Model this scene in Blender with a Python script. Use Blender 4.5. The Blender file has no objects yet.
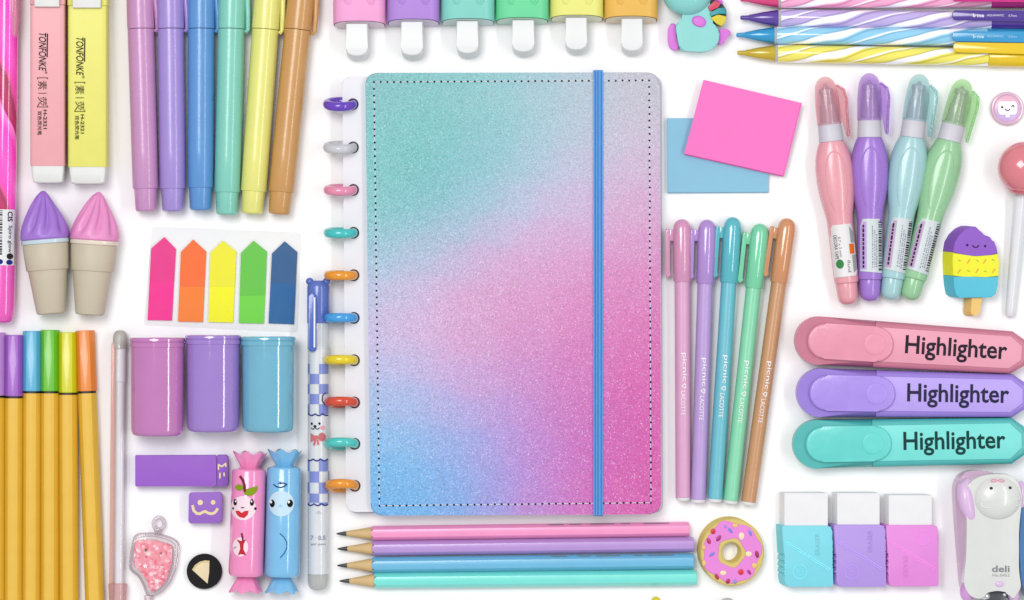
import bpy, bmesh, math, random
from mathutils import Vector, Matrix
random.seed(7)
PI = math.pi
C = bpy.context.scene.collection
SC = bpy.context.scene
U = 0.0005            # one unit of the drawing = half a millimetre on the table
HC = 4000.0           # camera height in units (2 m)

# ------------------------------------------------------------------ camera
cam_d = bpy.data.cameras.new('camera'); cam = bpy.data.objects.new('camera', cam_d); C.objects.link(cam)
cam.location = (0, 0, HC*U); cam.rotation_euler = (0, 0, 0)
cam_d.sensor_width = 36; cam_d.lens = 36*HC/1024
cam_d.clip_start = 0.05; cam_d.clip_end = 60
SC.camera = cam
# ------------------------------------------------------------------ world and lamps
W = bpy.data.worlds.new('World'); SC.world = W; W.use_nodes = True
bg = W.node_tree.nodes['Background']; bg.inputs[0].default_value = (0.97, 0.985, 1.0, 1); bg.inputs[1].default_value = 0.64
def area(name, loc, target, sx, sy, power, col=(1,1,1)):
    d = bpy.data.lights.new(name, 'AREA'); d.shape = 'RECTANGLE'; d.size = sx; d.size_y = sy; d.energy = power; d.color = col
    o = bpy.data.objects.new(name, d); C.objects.link(o); o.location = loc
    v = Vector(target)-Vector(loc); o.rotation_euler = v.to_track_quat('-Z', 'Y').to_euler()
    return o
area('softbox_key', (-0.55, 0.6, 2.1), (0, 0, 0), 0.95, 0.95, 27.5, (1, 0.99, 0.975))
st = area('softbox_strip', (0.70, 0.05, 1.0), (0.05, 0, 0), 0.085, 1.1, 4.0, (1, 1, 1)); st.rotation_euler = (0, math.atan2(0.7, 1.0), 0)
SC.view_settings.view_transform = 'Standard'; SC.view_settings.look = 'None'
SC.view_settings.exposure = 0; SC.view_settings.gamma = 1

# ------------------------------------------------------------------ materials
def lin(h, k=0.79):
    h = h.lstrip('#'); v = [int(h[i:i+2], 16)/255 for i in (0, 2, 4)]
    return tuple(min(0.92, (c/12.92 if c <= 0.04045 else ((c+0.055)/1.055)**2.4)*k) for c in v)+(1,)
MC = {}
def mat(h, rough=0.32, metal=0.0, bump=0.05, bscale=900, mott=0.03, coat=0.0, k=0.79, sss=0.0, spec=0.5):
    key = (h, rough, metal, bump, bscale, mott, coat, k, sss, spec)
    if key in MC: return MC[key]
    m = bpy.data.materials.new('surface'); m.use_nodes = True; N = m.node_tree.nodes; L = m.node_tree.links
    b = N['Principled BSDF']
    b.inputs['Roughness'].default_value = rough; b.inputs['Metallic'].default_value = metal
    b.inputs['Coat Weight'].default_value = coat; b.inputs['Coat Roughness'].default_value = 0.08
    b.inputs['Specular IOR Level'].default_value = spec
    if sss: b.inputs['Subsurface Weight'].default_value = sss; b.inputs['Subsurface Scale'].default_value = 0.002; b.inputs['Subsurface Radius'].default_value = (1, .8, .8)
    tc = N.new('ShaderNodeTexCoord')
    nz = N.new('ShaderNodeTexNoise'); nz.inputs['Scale'].default_value = 120; nz.inputs['Detail'].default_value = 4
    L.new(tc.outputs['Object'], nz.inputs['Vector'])
    mx = N.new('ShaderNodeMix'); mx.data_type = 'RGBA'; mx.blend_type = 'MIX'
    c = lin(h, k); d = 1-mott*2.2; u = 1+mott*1.2
    mx.inputs[6].default_value = tuple(v*d for v in c[:3])+(1,); mx.inputs[7].default_value = tuple(min(.95, v*u) for v in c[:3])+(1,)
    L.new(nz.outputs['Fac'], mx.inputs[0]); L.new(mx.outputs[2], b.inputs['Base Color'])
    n2 = N.new('ShaderNodeTexNoise'); n2.inputs['Scale'].default_value = bscale; n2.inputs['Detail'].default_value = 3
    L.new(tc.outputs['Object'], n2.inputs['Vector'])
    bp = N.new('ShaderNodeBump'); bp.inputs['Strength'].default_value = bump; bp.inputs['Distance'].default_value = 0.0004
    L.new(n2.outputs['Fac'], bp.inputs['Height']); L.new(bp.outputs['Normal'], b.inputs['Normal'])
    rr = N.new('ShaderNodeMapRange'); rr.inputs['To Min'].default_value = rough*0.8; rr.inputs['To Max'].default_value = min(1, rough*1.25)
    L.new(nz.outputs['Fac'], rr.inputs['Value']); L.new(rr.outputs['Result'], b.inputs['Roughness'])
    MC[key] = m; return m
def clear(h, frost=0.0, rough=0.08, ior=1.45):
    """clear tinted plastic: light passes straight through, the surface still mirrors by Fresnel"""
    key = ('clear', h, frost, rough, ior)
    if key in MC: return MC[key]
    m = bpy.data.materials.new('clear_plastic'); m.use_nodes = True; N = m.node_tree.nodes; L = m.node_tree.links
    for n in list(N):
        if n.type != 'OUTPUT_MATERIAL': N.remove(n)
    out = [n for n in N if n.type == 'OUTPUT_MATERIAL'][0]
    tr = N.new('ShaderNodeBsdfTransparent'); tr.inputs[0].default_value = tuple(v**0.36 for v in lin(h, 1.08)[:3])+(1,)
    gl = N.new('ShaderNodeBsdfGlossy'); gl.inputs['Roughness'].default_value = rough
    df = N.new('ShaderNodeBsdfDiffuse'); df.inputs[0].default_value = lin(h, 0.9)
    fr = N.new('ShaderNodeFresnel'); fr.inputs[0].default_value = ior
    m1 = N.new('ShaderNodeMixShader'); m1.inputs[0].default_value = frost
    L.new(tr.outputs[0], m1.inputs[1]); L.new(df.outputs[0], m1.inputs[2])
    m2 = N.new('ShaderNodeMixShader'); ge = N.new('ShaderNodeNewGeometry'); fm = N.new('ShaderNodeMath'); fm.operation = 'MULTIPLY_ADD'; fm.inputs[1].default_value = -1; fm.inputs[2].default_value = 1
    L.new(ge.outputs['Backfacing'], fm.inputs[0]); fk = N.new('ShaderNodeMath'); fk.operation = 'MULTIPLY'; L.new(fm.outputs[0], fk.inputs[0]); L.new(fr.outputs[0], fk.inputs[1]); L.new(fk.outputs[0], m2.inputs[0])
    L.new(m1.outputs[0], m2.inputs[1]); L.new(gl.outputs[0], m2.inputs[2]); L.new(m2.outputs[0], out.inputs[0])
    MC[key] = m; return m
INK = lambda h: mat(h, 0.7, bump=0, mott=0.0, k=.8, spec=.15)

# ------------------------------------------------------------------ things and meshes
class Thing:
    """ox, oy: picture point of the thing's base; rot: degrees; zr: height its outline is read at"""
    def __init__(s, name, label, cat, ox, oy, rot=0, zr=6, group=None, z=0, solo=False):
        k = 1-zr/HC
        s.ox, s.oy, s.rot = ox, oy, math.radians(rot)
        s.loc = ((ox-512)*k*U, (300-oy)*k*U, z*U); s.name = name; s.props = dict(label=label, category=cat)
        if group: s.props['group'] = group
        s.o = None
        if not solo: s.setup(bpy.data.objects.new(name, None)); s.o.empty_display_size = 0.005
    def setup(s, o):
        C.objects.link(o); o.location = s.loc; o.rotation_euler = (0, 0, s.rot)
        for k, v in s.props.items(): o[k] = v
        s.o = o
    def L(s, px, py):
        dx, dy = px-s.ox, s.oy-py; c, n = math.cos(-s.rot), math.sin(-s.rot)
        return (dx*c-dy*n, dx*n+dy*c)
    def P(s, pts): return [s.L(*p) for p in pts]
def along(name, label, cat, base, tip, zr=12, group=None):
    """thing whose local +Y runs from base to tip"""
    dx, dy = tip[0]-base[0], base[1]-tip[1]
    t = Thing(name, label, cat, base[0], base[1], math.degrees(math.atan2(dy, dx))-90, zr, group)
    t.len = math.hypot(dx, dy); return t

class MB:
    def __init__(s): s.bm = bmesh.new()
    def loft(s, secs, n=32, cx=0, cz=0, phase=0, cap=True, rf=None):
        """sections (y, rx, rz=None, dx=0, dz=0, power=2) joined along Y"""
        rings = []
        for q in secs:
            q = list(q)+[None, 0, 0, 2][len(q)-2:]
            y, rx, rz, dx, dz, p = q
            if rz is None: rz = rx
            ring = []
            for i in range(n):
                a = 2*PI*(i+phase)/n; c_, s_ = math.cos(a), math.sin(a)
                if p != 2:
                    c_ = math.copysign(abs(c_)**(2/p), c_); s_ = math.copysign(abs(s_)**(2/p), s_)
                g = rf(a) if rf else 1
                ring.append(s.bm.verts.new((cx+dx+rx*c_*g, y, cz+dz+rz*s_*g)))
            rings.append(ring)
        for a, b in zip(rings, rings[1:]):
            for i in range(n):
                j = (i+1) % n; s.bm.faces.new((a[i], a[j], b[j], b[i]))
        if cap: s.bm.faces.new(rings[0]); s.bm.faces.new(rings[-1][::-1])
        return s
    def turn(s, prof, cx=0, cy=0, n=48, sx=1, sy=1, cap=True):
        """profile (z, r) about a vertical axis"""
        rings = [[s.bm.verts.new((cx+r*sx*math.cos(2*PI*i/n), cy+r*sy*math.sin(2*PI*i/n), z)) for i in range(n)] for z, r in prof]
        for a, b in zip(rings, rings[1:]):
            for i in range(n):
                j = (i+1) % n; s.bm.faces.new((a[i], a[j], b[j], b[i]))
        if cap: s.bm.faces.new(rings[0][::-1]); s.bm.faces.new(rings[-1])
        return s
    def prism(s, pts, z0, z1, bev=0, seg=3, lean=(0, 0), skipx=None):
        """outline pts are the TOP edge; the bottom edge is shifted by lean"""
        ar = sum(a[0]*b[1]-b[0]*a[1] for a, b in zip(pts, pts[1:]+pts[:1]))
        if ar < 0: pts = pts[::-1]
        lo = [s.bm.verts.new((x+lean[0], y+lean[1], z0)) for x, y in pts]
        hi = [s.bm.verts.new((x, y, z1)) for x, y in pts]
        n = len(pts); s.bm.faces.new(lo[::-1]); top = s.bm.faces.new(hi)
        for i in range(n):
            j = (i+1) % n; s.bm.faces.new((lo[i], lo[j], hi[j], hi[i]))
        if bev:
            bmesh.ops.bevel(s.bm, geom=[e for e in top.edges if skipx is None or not all(abs(v.co.x-skipx) < .01 for v in e.verts)], offset=bev, segments=seg, profile=0.5, affect='EDGES', clamp_overlap=True)
        return s
    def box(s, x0, x1, y0, y1, z0, z1, bev=0, seg=2):
        return s.prism([(x0, y0), (x1, y0), (x1, y1), (x0, y1)], z0, z1, bev, seg)
    def ball(s, c, r, nu=28, nv=16):
        if not hasattr(r, '__len__'): r = (r, r, r)
        M = Matrix.Translation(c) @ Matrix.Diagonal((*r, 1))
        bmesh.ops.create_uvsphere(s.bm, u_segments=nu, v_segments=nv, radius=1, matrix=M); return s
    def tube(s, path, r, n=12, flat=1.0):
        P = [Vector(p) for p in path]; rings = []
        for i, p in enumerate(P):
            d = (P[min(i+1, len(P)-1)]-P[max(i-1, 0)]).normalized()
            up = Vector((0, 0, 1)) if abs(d.z) < 0.95 else Vector((0, 1, 0))
            a = d.cross(up).normalized(); b = a.cross(d); rr = r[i] if hasattr(r, '__len__') else r
            rings.append([s.bm.verts.new(p+a*rr*math.cos(2*PI*k/n)+b*rr*flat*math.sin(2*PI*k/n)) for k in range(n)])
        for a, b in zip(rings, rings[1:]):
            for i in range(n):
                j = (i+1) % n; s.bm.faces.new((a[i], a[j], b[j], b[i]))
        s.bm.faces.new(rings[0][::-1]); s.bm.faces.new(rings[-1]); return s
    def flat(s, pts, z=0):
        ar = sum(a[0]*b[1]-b[0]*a[1] for a, b in zip(pts, pts[1:]+pts[:1]))
        if ar < 0: pts = pts[::-1]
        s.bm.faces.new([s.bm.verts.new((x, y, z)) for x, y in pts]); return s
    def disc(s, x, y, rx, ry=None, z=0, rot=0, n=24):
        ry = rx if ry is None else ry; c, q = math.cos(math.radians(rot)), math.sin(math.radians(rot))
        return s.flat([(x+rx*math.cos(2*PI*i/n)*c-ry*math.sin(2*PI*i/n)*q, y+rx*math.cos(2*PI*i/n)*q+ry*math.sin(2*PI*i/n)*c) for i in range(n)], z)
    def stroke(s, pts, w, z=0):
        for i, ((x0, y0), (x1, y1)) in enumerate(zip(pts, pts[1:])):
            l = math.hypot(x1-x0, y1-y0) or 1; nx, ny = -(y1-y0)/l*w/2, (x1-x0)/l*w/2; dx, dy = (x1-x0)/l*w*.2, (y1-y0)/l*w*.2
            s.flat([(x0-dx+nx, y0-dy+ny), (x0-dx-nx, y0-dy-ny), (x1+dx-nx, y1+dy-ny), (x1+dx+nx, y1+dy+ny)], z+i*0.004)
        return s
    def text(s, body, x, y, w=None, h=None, rot=0, *a, tall=1.0, **k): return s._text(body, x, y, w, h, rot, tall, *a, **k)
    def _text(s, body, x, y, w, h, rot, tall, z=0, bold=0.0, shear=0.0):
        """lettering centred at x, y, its own box scaled to w by h"""
        cu = bpy.data.curves.new('lettering', 'FONT'); cu.body = body; cu.size = 1; cu.offset = bold; cu.shear = shear; cu.resolution_u = 3
        ob = bpy.data.objects.new('lettering', cu); C.objects.link(ob)
        me = bpy.data.meshes.new_from_object(ob.evaluated_get(bpy.context.evaluated_depsgraph_get()))
        bpy.data.objects.remove(ob); bpy.data.curves.remove(cu)
        xs = [v.co.x for v in me.vertices]; ys = [v.co.y for v in me.vertices]
        if not xs: return s
        X0, X1, Y0, Y1 = min(xs), max(xs), min(ys), max(ys)
        if w is None: w = h*(X1-X0)/(Y1-Y0)
        if h is None: h = w*(Y1-Y0)/(X1-X0)*tall
        c, q = math.cos(math.radians(rot)), math.sin(math.radians(rot))
        vs = []
        for v in me.vertices:
            a = (v.co.x-(X0+X1)/2)/(X1-X0)*w; b = (v.co.y-(Y0+Y1)/2)/(Y1-Y0)*h
            vs.append(s.bm.verts.new((x+a*c-b*q, y+a*q+b*c, z)))
        for p in me.polygons:
            try: s.bm.faces.new([vs[i] for i in p.vertices])
            except ValueError: pass
        bpy.data.meshes.remove(me); return s
    def cut(s, step=1.5, axis=0):
        xs = [v.co[axis] for v in s.bm.verts]; a = math.floor(min(xs)/step)*step
        while a < max(xs):
            co = [0, 0, 0]; no = [0, 0, 0]; co[axis] = a; no[axis] = 1
            bmesh.ops.bisect_plane(s.bm, geom=s.bm.verts[:]+s.bm.edges[:]+s.bm.faces[:], plane_co=co, plane_no=no); a += step
        return s
    def drape(s, f, cutstep=2.0):
        s.cut(cutstep)
        for v in s.bm.verts: v.co.z += f(v.co.x, v.co.y)
        return s
    def move(s, M):
        bmesh.ops.transform(s.bm, matrix=M, verts=s.bm.verts); return s
    def done(s, name, m, parent, ang=38, label=None, kind=None, norm=True):
        bm = s.bm
        if norm: bmesh.ops.recalc_face_normals(bm, faces=bm.faces)
        for v in bm.verts: v.co *= U
        for f in bm.faces: f.smooth = True
        for e in bm.edges:
            if len(e.link_faces) == 2:
                try: e.smooth = e.calc_face_angle() < math.radians(ang)
                except ValueError: pass
        me = bpy.data.meshes.new(name or parent.name); bm.to_mesh(me); bm.free()
        me.materials.append(m)
        o = bpy.data.objects.new(name or parent.name, me)
        if name is None: parent.setup(o)
        else: C.objects.link(o); o.parent = parent.o if isinstance(parent, Thing) else parent
        if label: o['label'] = label
        if kind: o['kind'] = kind
        return o
def hexa(a, soft=.4):
    k = (a % (PI/3))-PI/6; h = math.cos(PI/6)/math.cos(k)
    return h+(0.95-h)*soft
def cyl(r, cz, rz=None, e=0.25, p=2):
    rz = rz or r
    return lambda x, y: cz+rz*max(0, 1-(abs(x)/r)**p)**(1/p)+e
def rrect(x0, x1, y0, y1, r, n=6):
    out = []
    for cx, cy, a0 in ((x1-r, y1-r, 0), (x0+r, y1-r, 90), (x0+r, y0+r, 180), (x1-r, y0+r, 270)):
        for i in range(n+1):
            a = math.radians(a0+90*i/n); out.append((cx+r*math.cos(a), cy+r*math.sin(a)))
    return out
def rpoly(pts, r, n=5):
    """polygon with rounded corners"""
    out = []
    for i, p in enumerate(pts):
        a, b, c = Vector(pts[i-1]), Vector(p), Vector(pts[(i+1) % len(pts)])
        rr = r[i] if hasattr(r, '__len__') else r
        d0, d1 = (a-b), (c-b); q = min(rr, d0.length*.48, d1.length*.48)
        s0, s1 = b+d0.normalized()*q, b+d1.normalized()*q
        for k in range(n+1):
            t = k/n; v = s0*(1-t)**2+b*2*t*(1-t)+s1*t*t; out.append((v.x, v.y))
    return out

# ------------------------------------------------------------------ table top
def table():
    m = bpy.data.materials.new('white_table'); m.use_nodes = True; N = m.node_tree.nodes; L = m.node_tree.links
    b = N['Principled BSDF']; b.inputs['Roughness'].default_value = 0.55; b.inputs['Specular IOR Level'].default_value = 0.3
    tc = N.new('ShaderNodeTexCoord'); nz = N.new('ShaderNodeTexNoise'); nz.inputs['Scale'].default_value = 9; nz.inputs['Detail'].default_value = 5
    L.new(tc.outputs['Object'], nz.inputs['Vector'])
    cr = N.new('ShaderNodeValToRGB'); cr.color_ramp.elements[0].position = .3; cr.color_ramp.elements[1].position = .7
    cr.color_ramp.elements[0].color = (0.86, 0.86, 0.87, 1); cr.color_ramp.elements[1].color = (0.885, 0.88, 0.88, 1)
    L.new(nz.outputs['Fac'], cr.inputs[0]); L.new(cr.outputs[0], b.inputs['Base Color'])
    n2 = N.new('ShaderNodeTexNoise'); n2.inputs['Scale'].default_value = 1400; L.new(tc.outputs['Object'], n2.inputs['Vector'])
    bp = N.new('ShaderNodeBump'); bp.inputs['Strength'].default_value = .04; bp.inputs['Distance'].default_value = .0003
    L.new(n2.outputs['Fac'], bp.inputs['Height']); L.new(bp.outputs['Normal'], b.inputs['Normal'])
    mb = MB(); mb.box(-1300, 1300, -900, 900, -60, 0)
    me = bpy.data.meshes.new('table_top')
    for v in mb.bm.verts: v.co *= U
    mb.bm.to_mesh(me); me.materials.append(m); o = bpy.data.objects.new('table_top', me); C.objects.link(o); o['kind'] = 'structure'
table()

# ------------------------------------------------------------------ notebook
def glitter_cover(t):
    m = bpy.data.materials.new('glitter_gradient'); m.use_nodes = True; N = m.node_tree.nodes; L = m.node_tree.links
    b = N['Principled BSDF']; b.inputs['Roughness'].default_value = 0.45
    tc = N.new('ShaderNodeTexCoord'); sc = N.new('ShaderNodeVectorMath'); sc.operation = 'SCALE'; sc.inputs['Scale'].default_value = 1/(U*100)
    L.new(tc.outputs['Object'], sc.inputs[0])
    # soft warp so that the colour fields are not geometric
    wn = N.new('ShaderNodeTexNoise'); wn.inputs['Scale'].default_value = 1.6; wn.inputs['Detail'].default_value = 2; L.new(sc.outputs[0], wn.inputs['Vector'])
    ws = N.new('ShaderNodeVectorMath'); ws.operation = 'MULTIPLY_ADD'; ws.inputs[1].default_value = (.14, .14, 0); L.new(wn.outputs['Color'], ws.inputs[0]); L.new(sc.outputs[0], ws.inputs[2])
    fl = N.new('ShaderNodeVectorMath'); fl.operation = 'MULTIPLY'; fl.inputs[1].default_value = (1, 1, 0); L.new(ws.outputs[0], fl.inputs[0])
    pts = [(380,85,'83BDBF'),(430,85,'82BFC0'),(480,88,'8CC3C7'),(525,90,'9AC4CD'),(560,92,'A9C2CF'),(590,95,'B5C2CF'),(625,88,'BFBFCC'),(652,88,'C2BDCA'),
           (375,140,'80C2C2'),(425,140,'7ABFBF'),(480,145,'82BFC3'),(520,145,'93C2CB'),(552,150,'A6C3D2'),(585,145,'BBC0D3'),(640,140,'C8BACF'),
           (375,190,'80C2C2'),(420,190,'74BBBB'),(465,190,'7CBDC3'),(500,185,'8CC0CB'),(530,185,'A8C2D5'),(555,185,'BFBEDA'),(585,185,'C9B5D3'),(640,185,'CEAECE'),
           (375,225,'86C2C6'),(410,222,'7ABDC1'),(445,220,'83BEC8'),(475,215,'98C0D2'),(500,213,'B3BFDC'),(530,215,'CBB3D8'),(570,215,'D0AAD0'),(635,225,'D39FC8'),
           (375,250,'93C3D0'),(405,248,'93C1D0'),(435,243,'A6C0D8'),(462,243,'C3B6DB'),(500,245,'D3A9D0'),(550,250,'D59FCB'),(640,265,'D58CC0'),
           (375,275,'ADC3DE'),(400,270,'BDBCDE'),(430,268,'CFB1D8'),(470,275,'D6A4CD'),(520,285,'D79AC7'),(580,285,'D68EC1'),(640,300,'D67FB8'),
           (378,310,'C6BCDE'),(415,305,'D6B0D5'),(470,320,'D8A1CB'),(530,320,'D793C4'),(590,330,'D683BC'),(640,350,'D670B2'),
           (380,350,'C4BCE0'),(420,350,'D0B0D8'),(470,360,'D2A0CE'),(530,360,'D08FC8'),(585,370,'D27ABC'),(640,400,'D465AE'),
           (383,390,'AFBEE4'),(420,390,'B9B4E0'),(465,395,'C0A6DA'),(510,395,'C696D0'),(560,400,'CD80C2'),
           (385,420,'96BEE6'),(425,420,'9DB6E4'),(470,430,'ABA6E0'),(515,430,'BC94D6'),(560,440,'C87FC8'),(600,430,'D06CB8'),(640,450,'D564AF'),
           (387,455,'7CBBE9'),(425,455,'82B6E8'),(465,460,'94ABE4'),(510,465,'AF98DC'),(555,470,'C583CC'),(600,475,'D26CB8'),(645,490,'D765AE'),
           (388,500,'72B4E8'),(430,500,'78B3E8'),(475,503,'8FAAE4'),(515,503,'AE96DC'),(555,503,'C980C8'),(600,503,'D66CB6')]
    acc = None; ws_ = None
    for px, py, h in pts:
        x, y = t.L(px, py)
        d = N.new('ShaderNodeVectorMath'); d.operation = 'DISTANCE'; d.inputs[1].default_value = (x/100+.07, y/100+.07, 0); L.new(fl.outputs[0], d.inputs[0])
        p = N.new('ShaderNodeMath'); p.operation = 'POWER'; p.inputs[1].default_value = -4.6; L.new(d.outputs['Value'], p.inputs[0])
        a = N.new('ShaderNodeMath'); a.operation = 'MINIMUM'; a.inputs[1].default_value = 220; L.new(p.outputs[0], a.inputs[0])
        s = N.new('ShaderNodeVectorMath'); s.operation = 'SCALE'; s.inputs[0].default_value = lin(h, 0.86)[:3]; L.new(a.outputs[0], s.inputs['Scale'])
        if acc is None: acc, ws_ = s.outputs[0], a.outputs[0]
        else:
            v = N.new('ShaderNodeVectorMath'); v.operation = 'ADD'; L.new(acc, v.inputs[0]); L.new(s.outputs[0], v.inputs[1]); acc = v.outputs[0]
            w = N.new('ShaderNodeMath'); w.operation = 'ADD'; L.new(ws_, w.inputs[0]); L.new(a.outputs[0], w.inputs[1]); ws_ = w.outputs[0]
    inv = N.new('ShaderNodeMath'); inv.operation = 'DIVIDE'; inv.inputs[0].default_value = 1; L.new(ws_, inv.inputs[1])
    base = N.new('ShaderNodeVectorMath'); base.operation = 'SCALE'; L.new(acc, base.inputs[0]); L.new(inv.outputs[0], base.inputs['Scale'])
    hs = N.new('ShaderNodeHueSaturation'); hs.inputs['Saturation'].default_value = 1.0; L.new(base.outputs[0], hs.inputs['Color'])
    vo = N.new('ShaderNodeTexVoronoi'); vo.inputs['Scale'].default_value = 112; L.new(sc.outputs[0], vo.inputs['Vector'])
    sp = N.new('ShaderNodeSeparateColor'); L.new(vo.outputs['Color'], sp.inputs[0])
    mr = N.new('ShaderNodeMapRange'); mr.inputs['To Min'].default_value = 0.80; mr.inputs['To Max'].default_value = 1.14; L.new(sp.outputs[0], mr.inputs['Value'])
    g = N.new('ShaderNodeVectorMath'); g.operation = 'SCALE'; L.new(hs.outputs[0], g.inputs[0]); L.new(mr.outputs[0], g.inputs['Scale'])
    sh = N.new('ShaderNodeMapRange'); sh.inputs['From Min'].default_value = .93; sh.inputs['From Max'].default_value = .99; sh.inputs['To Max'].default_value = 0.33; L.new(sp.outputs[1], sh.inputs['Value'])
    mx = N.new('ShaderNodeMix'); mx.data_type = 'RGBA'; mx.inputs[7].default_value = (.82, .84, .88, 1); L.new(sh.outputs[0], mx.inputs[0]); L.new(g.outputs[0], mx.inputs[6])  # sparse flakes turned pale: sparkle put into the base colour
    L.new(mx.outputs[2], b.inputs['Base Color'])
    # each flake faces its own way
    nm = N.new('ShaderNodeVectorMath'); nm.operation = 'SUBTRACT'; nm.inputs[1].default_value = (.5, .5, .5); L.new(vo.outputs['Color'], nm.inputs[0])
    n2 = N.new('ShaderNodeVectorMath'); n2.operation = 'MULTIPLY'; n2.inputs[1].default_value = (.42, .42, 0); L.new(nm.outputs[0], n2.inputs[0])
    ge = N.new('ShaderNodeNewGeometry'); ad = N.new('ShaderNodeVectorMath'); ad.operation = 'ADD'; L.new(n2.outputs[0], ad.inputs[0]); L.new(ge.outputs['Normal'], ad.inputs[1])
    nn = N.new('ShaderNodeVectorMath'); nn.operation = 'NORMALIZE'; L.new(ad.outputs[0], nn.inputs[0]); L.new(nn.outputs[0], b.inputs['Normal'])
    b.inputs['Specular IOR Level'].default_value = 0.22
    return m
def notebook():
    t = Thing('notebook', 'large disc-bound notebook with a glitter cover fading from teal through lilac to pink and blue', 'notebook', 515, 294, 0, 18)
    m = MB(); m.prism(rpoly(t.P([(343,77.5),(659.5,77),(661,510.5),(347,511)]), 9), 3, 17, 0.8, 2); m.done('page_block', mat('F3F2F8', .6), t)
    back = MB(); back.prism(rpoly(t.P([(345,77),(661.5,76.5),(662.8,512.5),(349,513)]), 9), 0.3, 3, 0.5, 1); back.done('back_cover', mat('D9D9E2', .6), t)
    m = MB(); m.prism(rpoly(t.P([(366,74.2),(659,73.5),(660.5,513),(371.5,514.5)]), [13, 14, 14, 13], 7), 17, 23, 1.6, 3)
    cov = m.done('front_cover', glitter_cover(t), t)
    hole = MB(); thr = MB()
    cs = [(374.8,83.4),(648.5,81.6),(650.2,501.5),(380.2,504.5)]
    for i in range(4):
        a, b = cs[i], cs[(i+1) % 4]; n = round(math.dist(a, b)/6.7)
        for k in range(n):
            p = [a[j]+(b[j]-a[j])*k/n for j in (0, 1)]; q = [a[j]+(b[j]-a[j])*(k+1)/n for j in (0, 1)]
            hole.disc(*t.L(p[0]+random.uniform(-.2, .2), p[1]+random.uniform(-.2, .2)), 1.05, z=23.16, n=8)
            e = [p[j]+(q[j]-p[j])*.2 for j in (0, 1)]; f = [p[j]+(q[j]-p[j])*.8 for j in (0, 1)]
            e = t.L(*e); f = t.L(*f)
            thr.tube([(e[0], e[1], 23.0), ((e[0]+f[0])/2, (e[1]+f[1])/2, 23.35), (f[0], f[1], 23.0)], .38, 6)
    hole.done('needle_hole', INK('10101A'), cov, kind='stuff', label='row of dark needle holes along the stitching'); thr.done('stitching', mat('E6E9F3', .7), cov)
    m = MB(); x0, x1 = t.L(593.0, 0)[0], t.L(602.6, 0)[0]; y1, y0 = t.L(0, 71.3)[1], t.L(0, 514.8)[1]
    prof = []
    for i in range(21):      # ribbed woven band, wrapped over the two ends
        x = x0+(x1-x0)*i/20; prof.append((x, 0.35*math.cos(i/20*PI*6)))
    path = [(y0+2.2, 1.0), (y0, 3.5), (y0, 22.5), (y0+1.2, 24.4), (y1-1.2, 24.4), (y1, 22.5), (y1, 3.5), (y1-2.2, 1.0)]
    rows = [[m.bm.verts.new((x, y, z+(dz if 22 < z else 0))) for x, dz in prof] for y, z in path]
    for a, b in zip(rows, rows[1:]):
        for i in range(20): m.bm.faces.new((a[i], a[i+1], b[i+1], b[i]))
    bmesh.ops.solidify(m.bm, geom=m.bm.faces[:], thickness=0.9)
    el = m.done('elastic_band', mat('80C4F8', .65, bump=.04, bscale=2500, k=1.0), t)
    m = MB()
    for x in (x0+1.9, x1-1.9, (x0+x1)/2-.4): m.box(x-.32, x+.32, y0+1.6, y1-1.6, 24.5, 24.95)
    m.done('rib_shade_stripe', mat('2A70C4', .8, k=1), el)  # dark lines put the shade of the rib grooves into colour
    # rings
    ys = [105, 148, 190.3, 233, 275.3, 317.8, 360, 402, 443.2, 485]
    cl = ['6A3CC4', 'D3D3D9', 'F091B4', '3FC8C8', 'F59C1C', '3FA3EA', 'F2D50E', 'E04A2C', '4CCFC6', 'F59A1E']
    nm = ['purple', 'clear grey', 'pink', 'turquoise', 'orange', 'sky blue', 'yellow', 'red', 'pale turquoise', 'amber']
    for i, (y, c) in enumerate(zip(ys, cl)):
        sh = i*0.35
        X, Y = t.L(340.8+sh*.6, y); hx, hy = t.L(353.6+sh*.6, y)
        m = MB(); R, r = 13.2, 4.0; nn = 40; n = 14; rings = []
        for k in range(nn):
            a = 2*PI*k/nn; cxx, czz = R*math.cos(a), R*math.sin(a)
            rings.append([m.bm.verts.new((cxx+r*math.cos(b)*math.cos(a), 4.7*math.sin(b), czz+r*math.cos(b)*math.sin(a))) for b in [2*PI*j/n for j in range(n)]])
        for k in range(nn):
            A, B = rings[k], rings[(k+1) % nn]
            for j in range(n): m.bm.faces.new((A[j], A[(j+1) % n], B[(j+1) % n], B[j]))
        tilt = math.radians(14-27*i/9)*-1
        m.move(Matrix.Translation((X, Y, 17.6)) @ Matrix.Rotation(-tilt, 4, 'X'))
        mm = mat(c, .18, coat=.5, bump=.02) if i != 1 else clear('D8D8DE', .75)
        m.done('binding_ring', mm, t, label=nm[i]+' binding ring')
        h = MB(); h.disc(hx, hy, 5.7, 5.9, 17.25, n=28); h.done('punched_hole', INK('4A4048'), t)
notebook()

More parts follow.
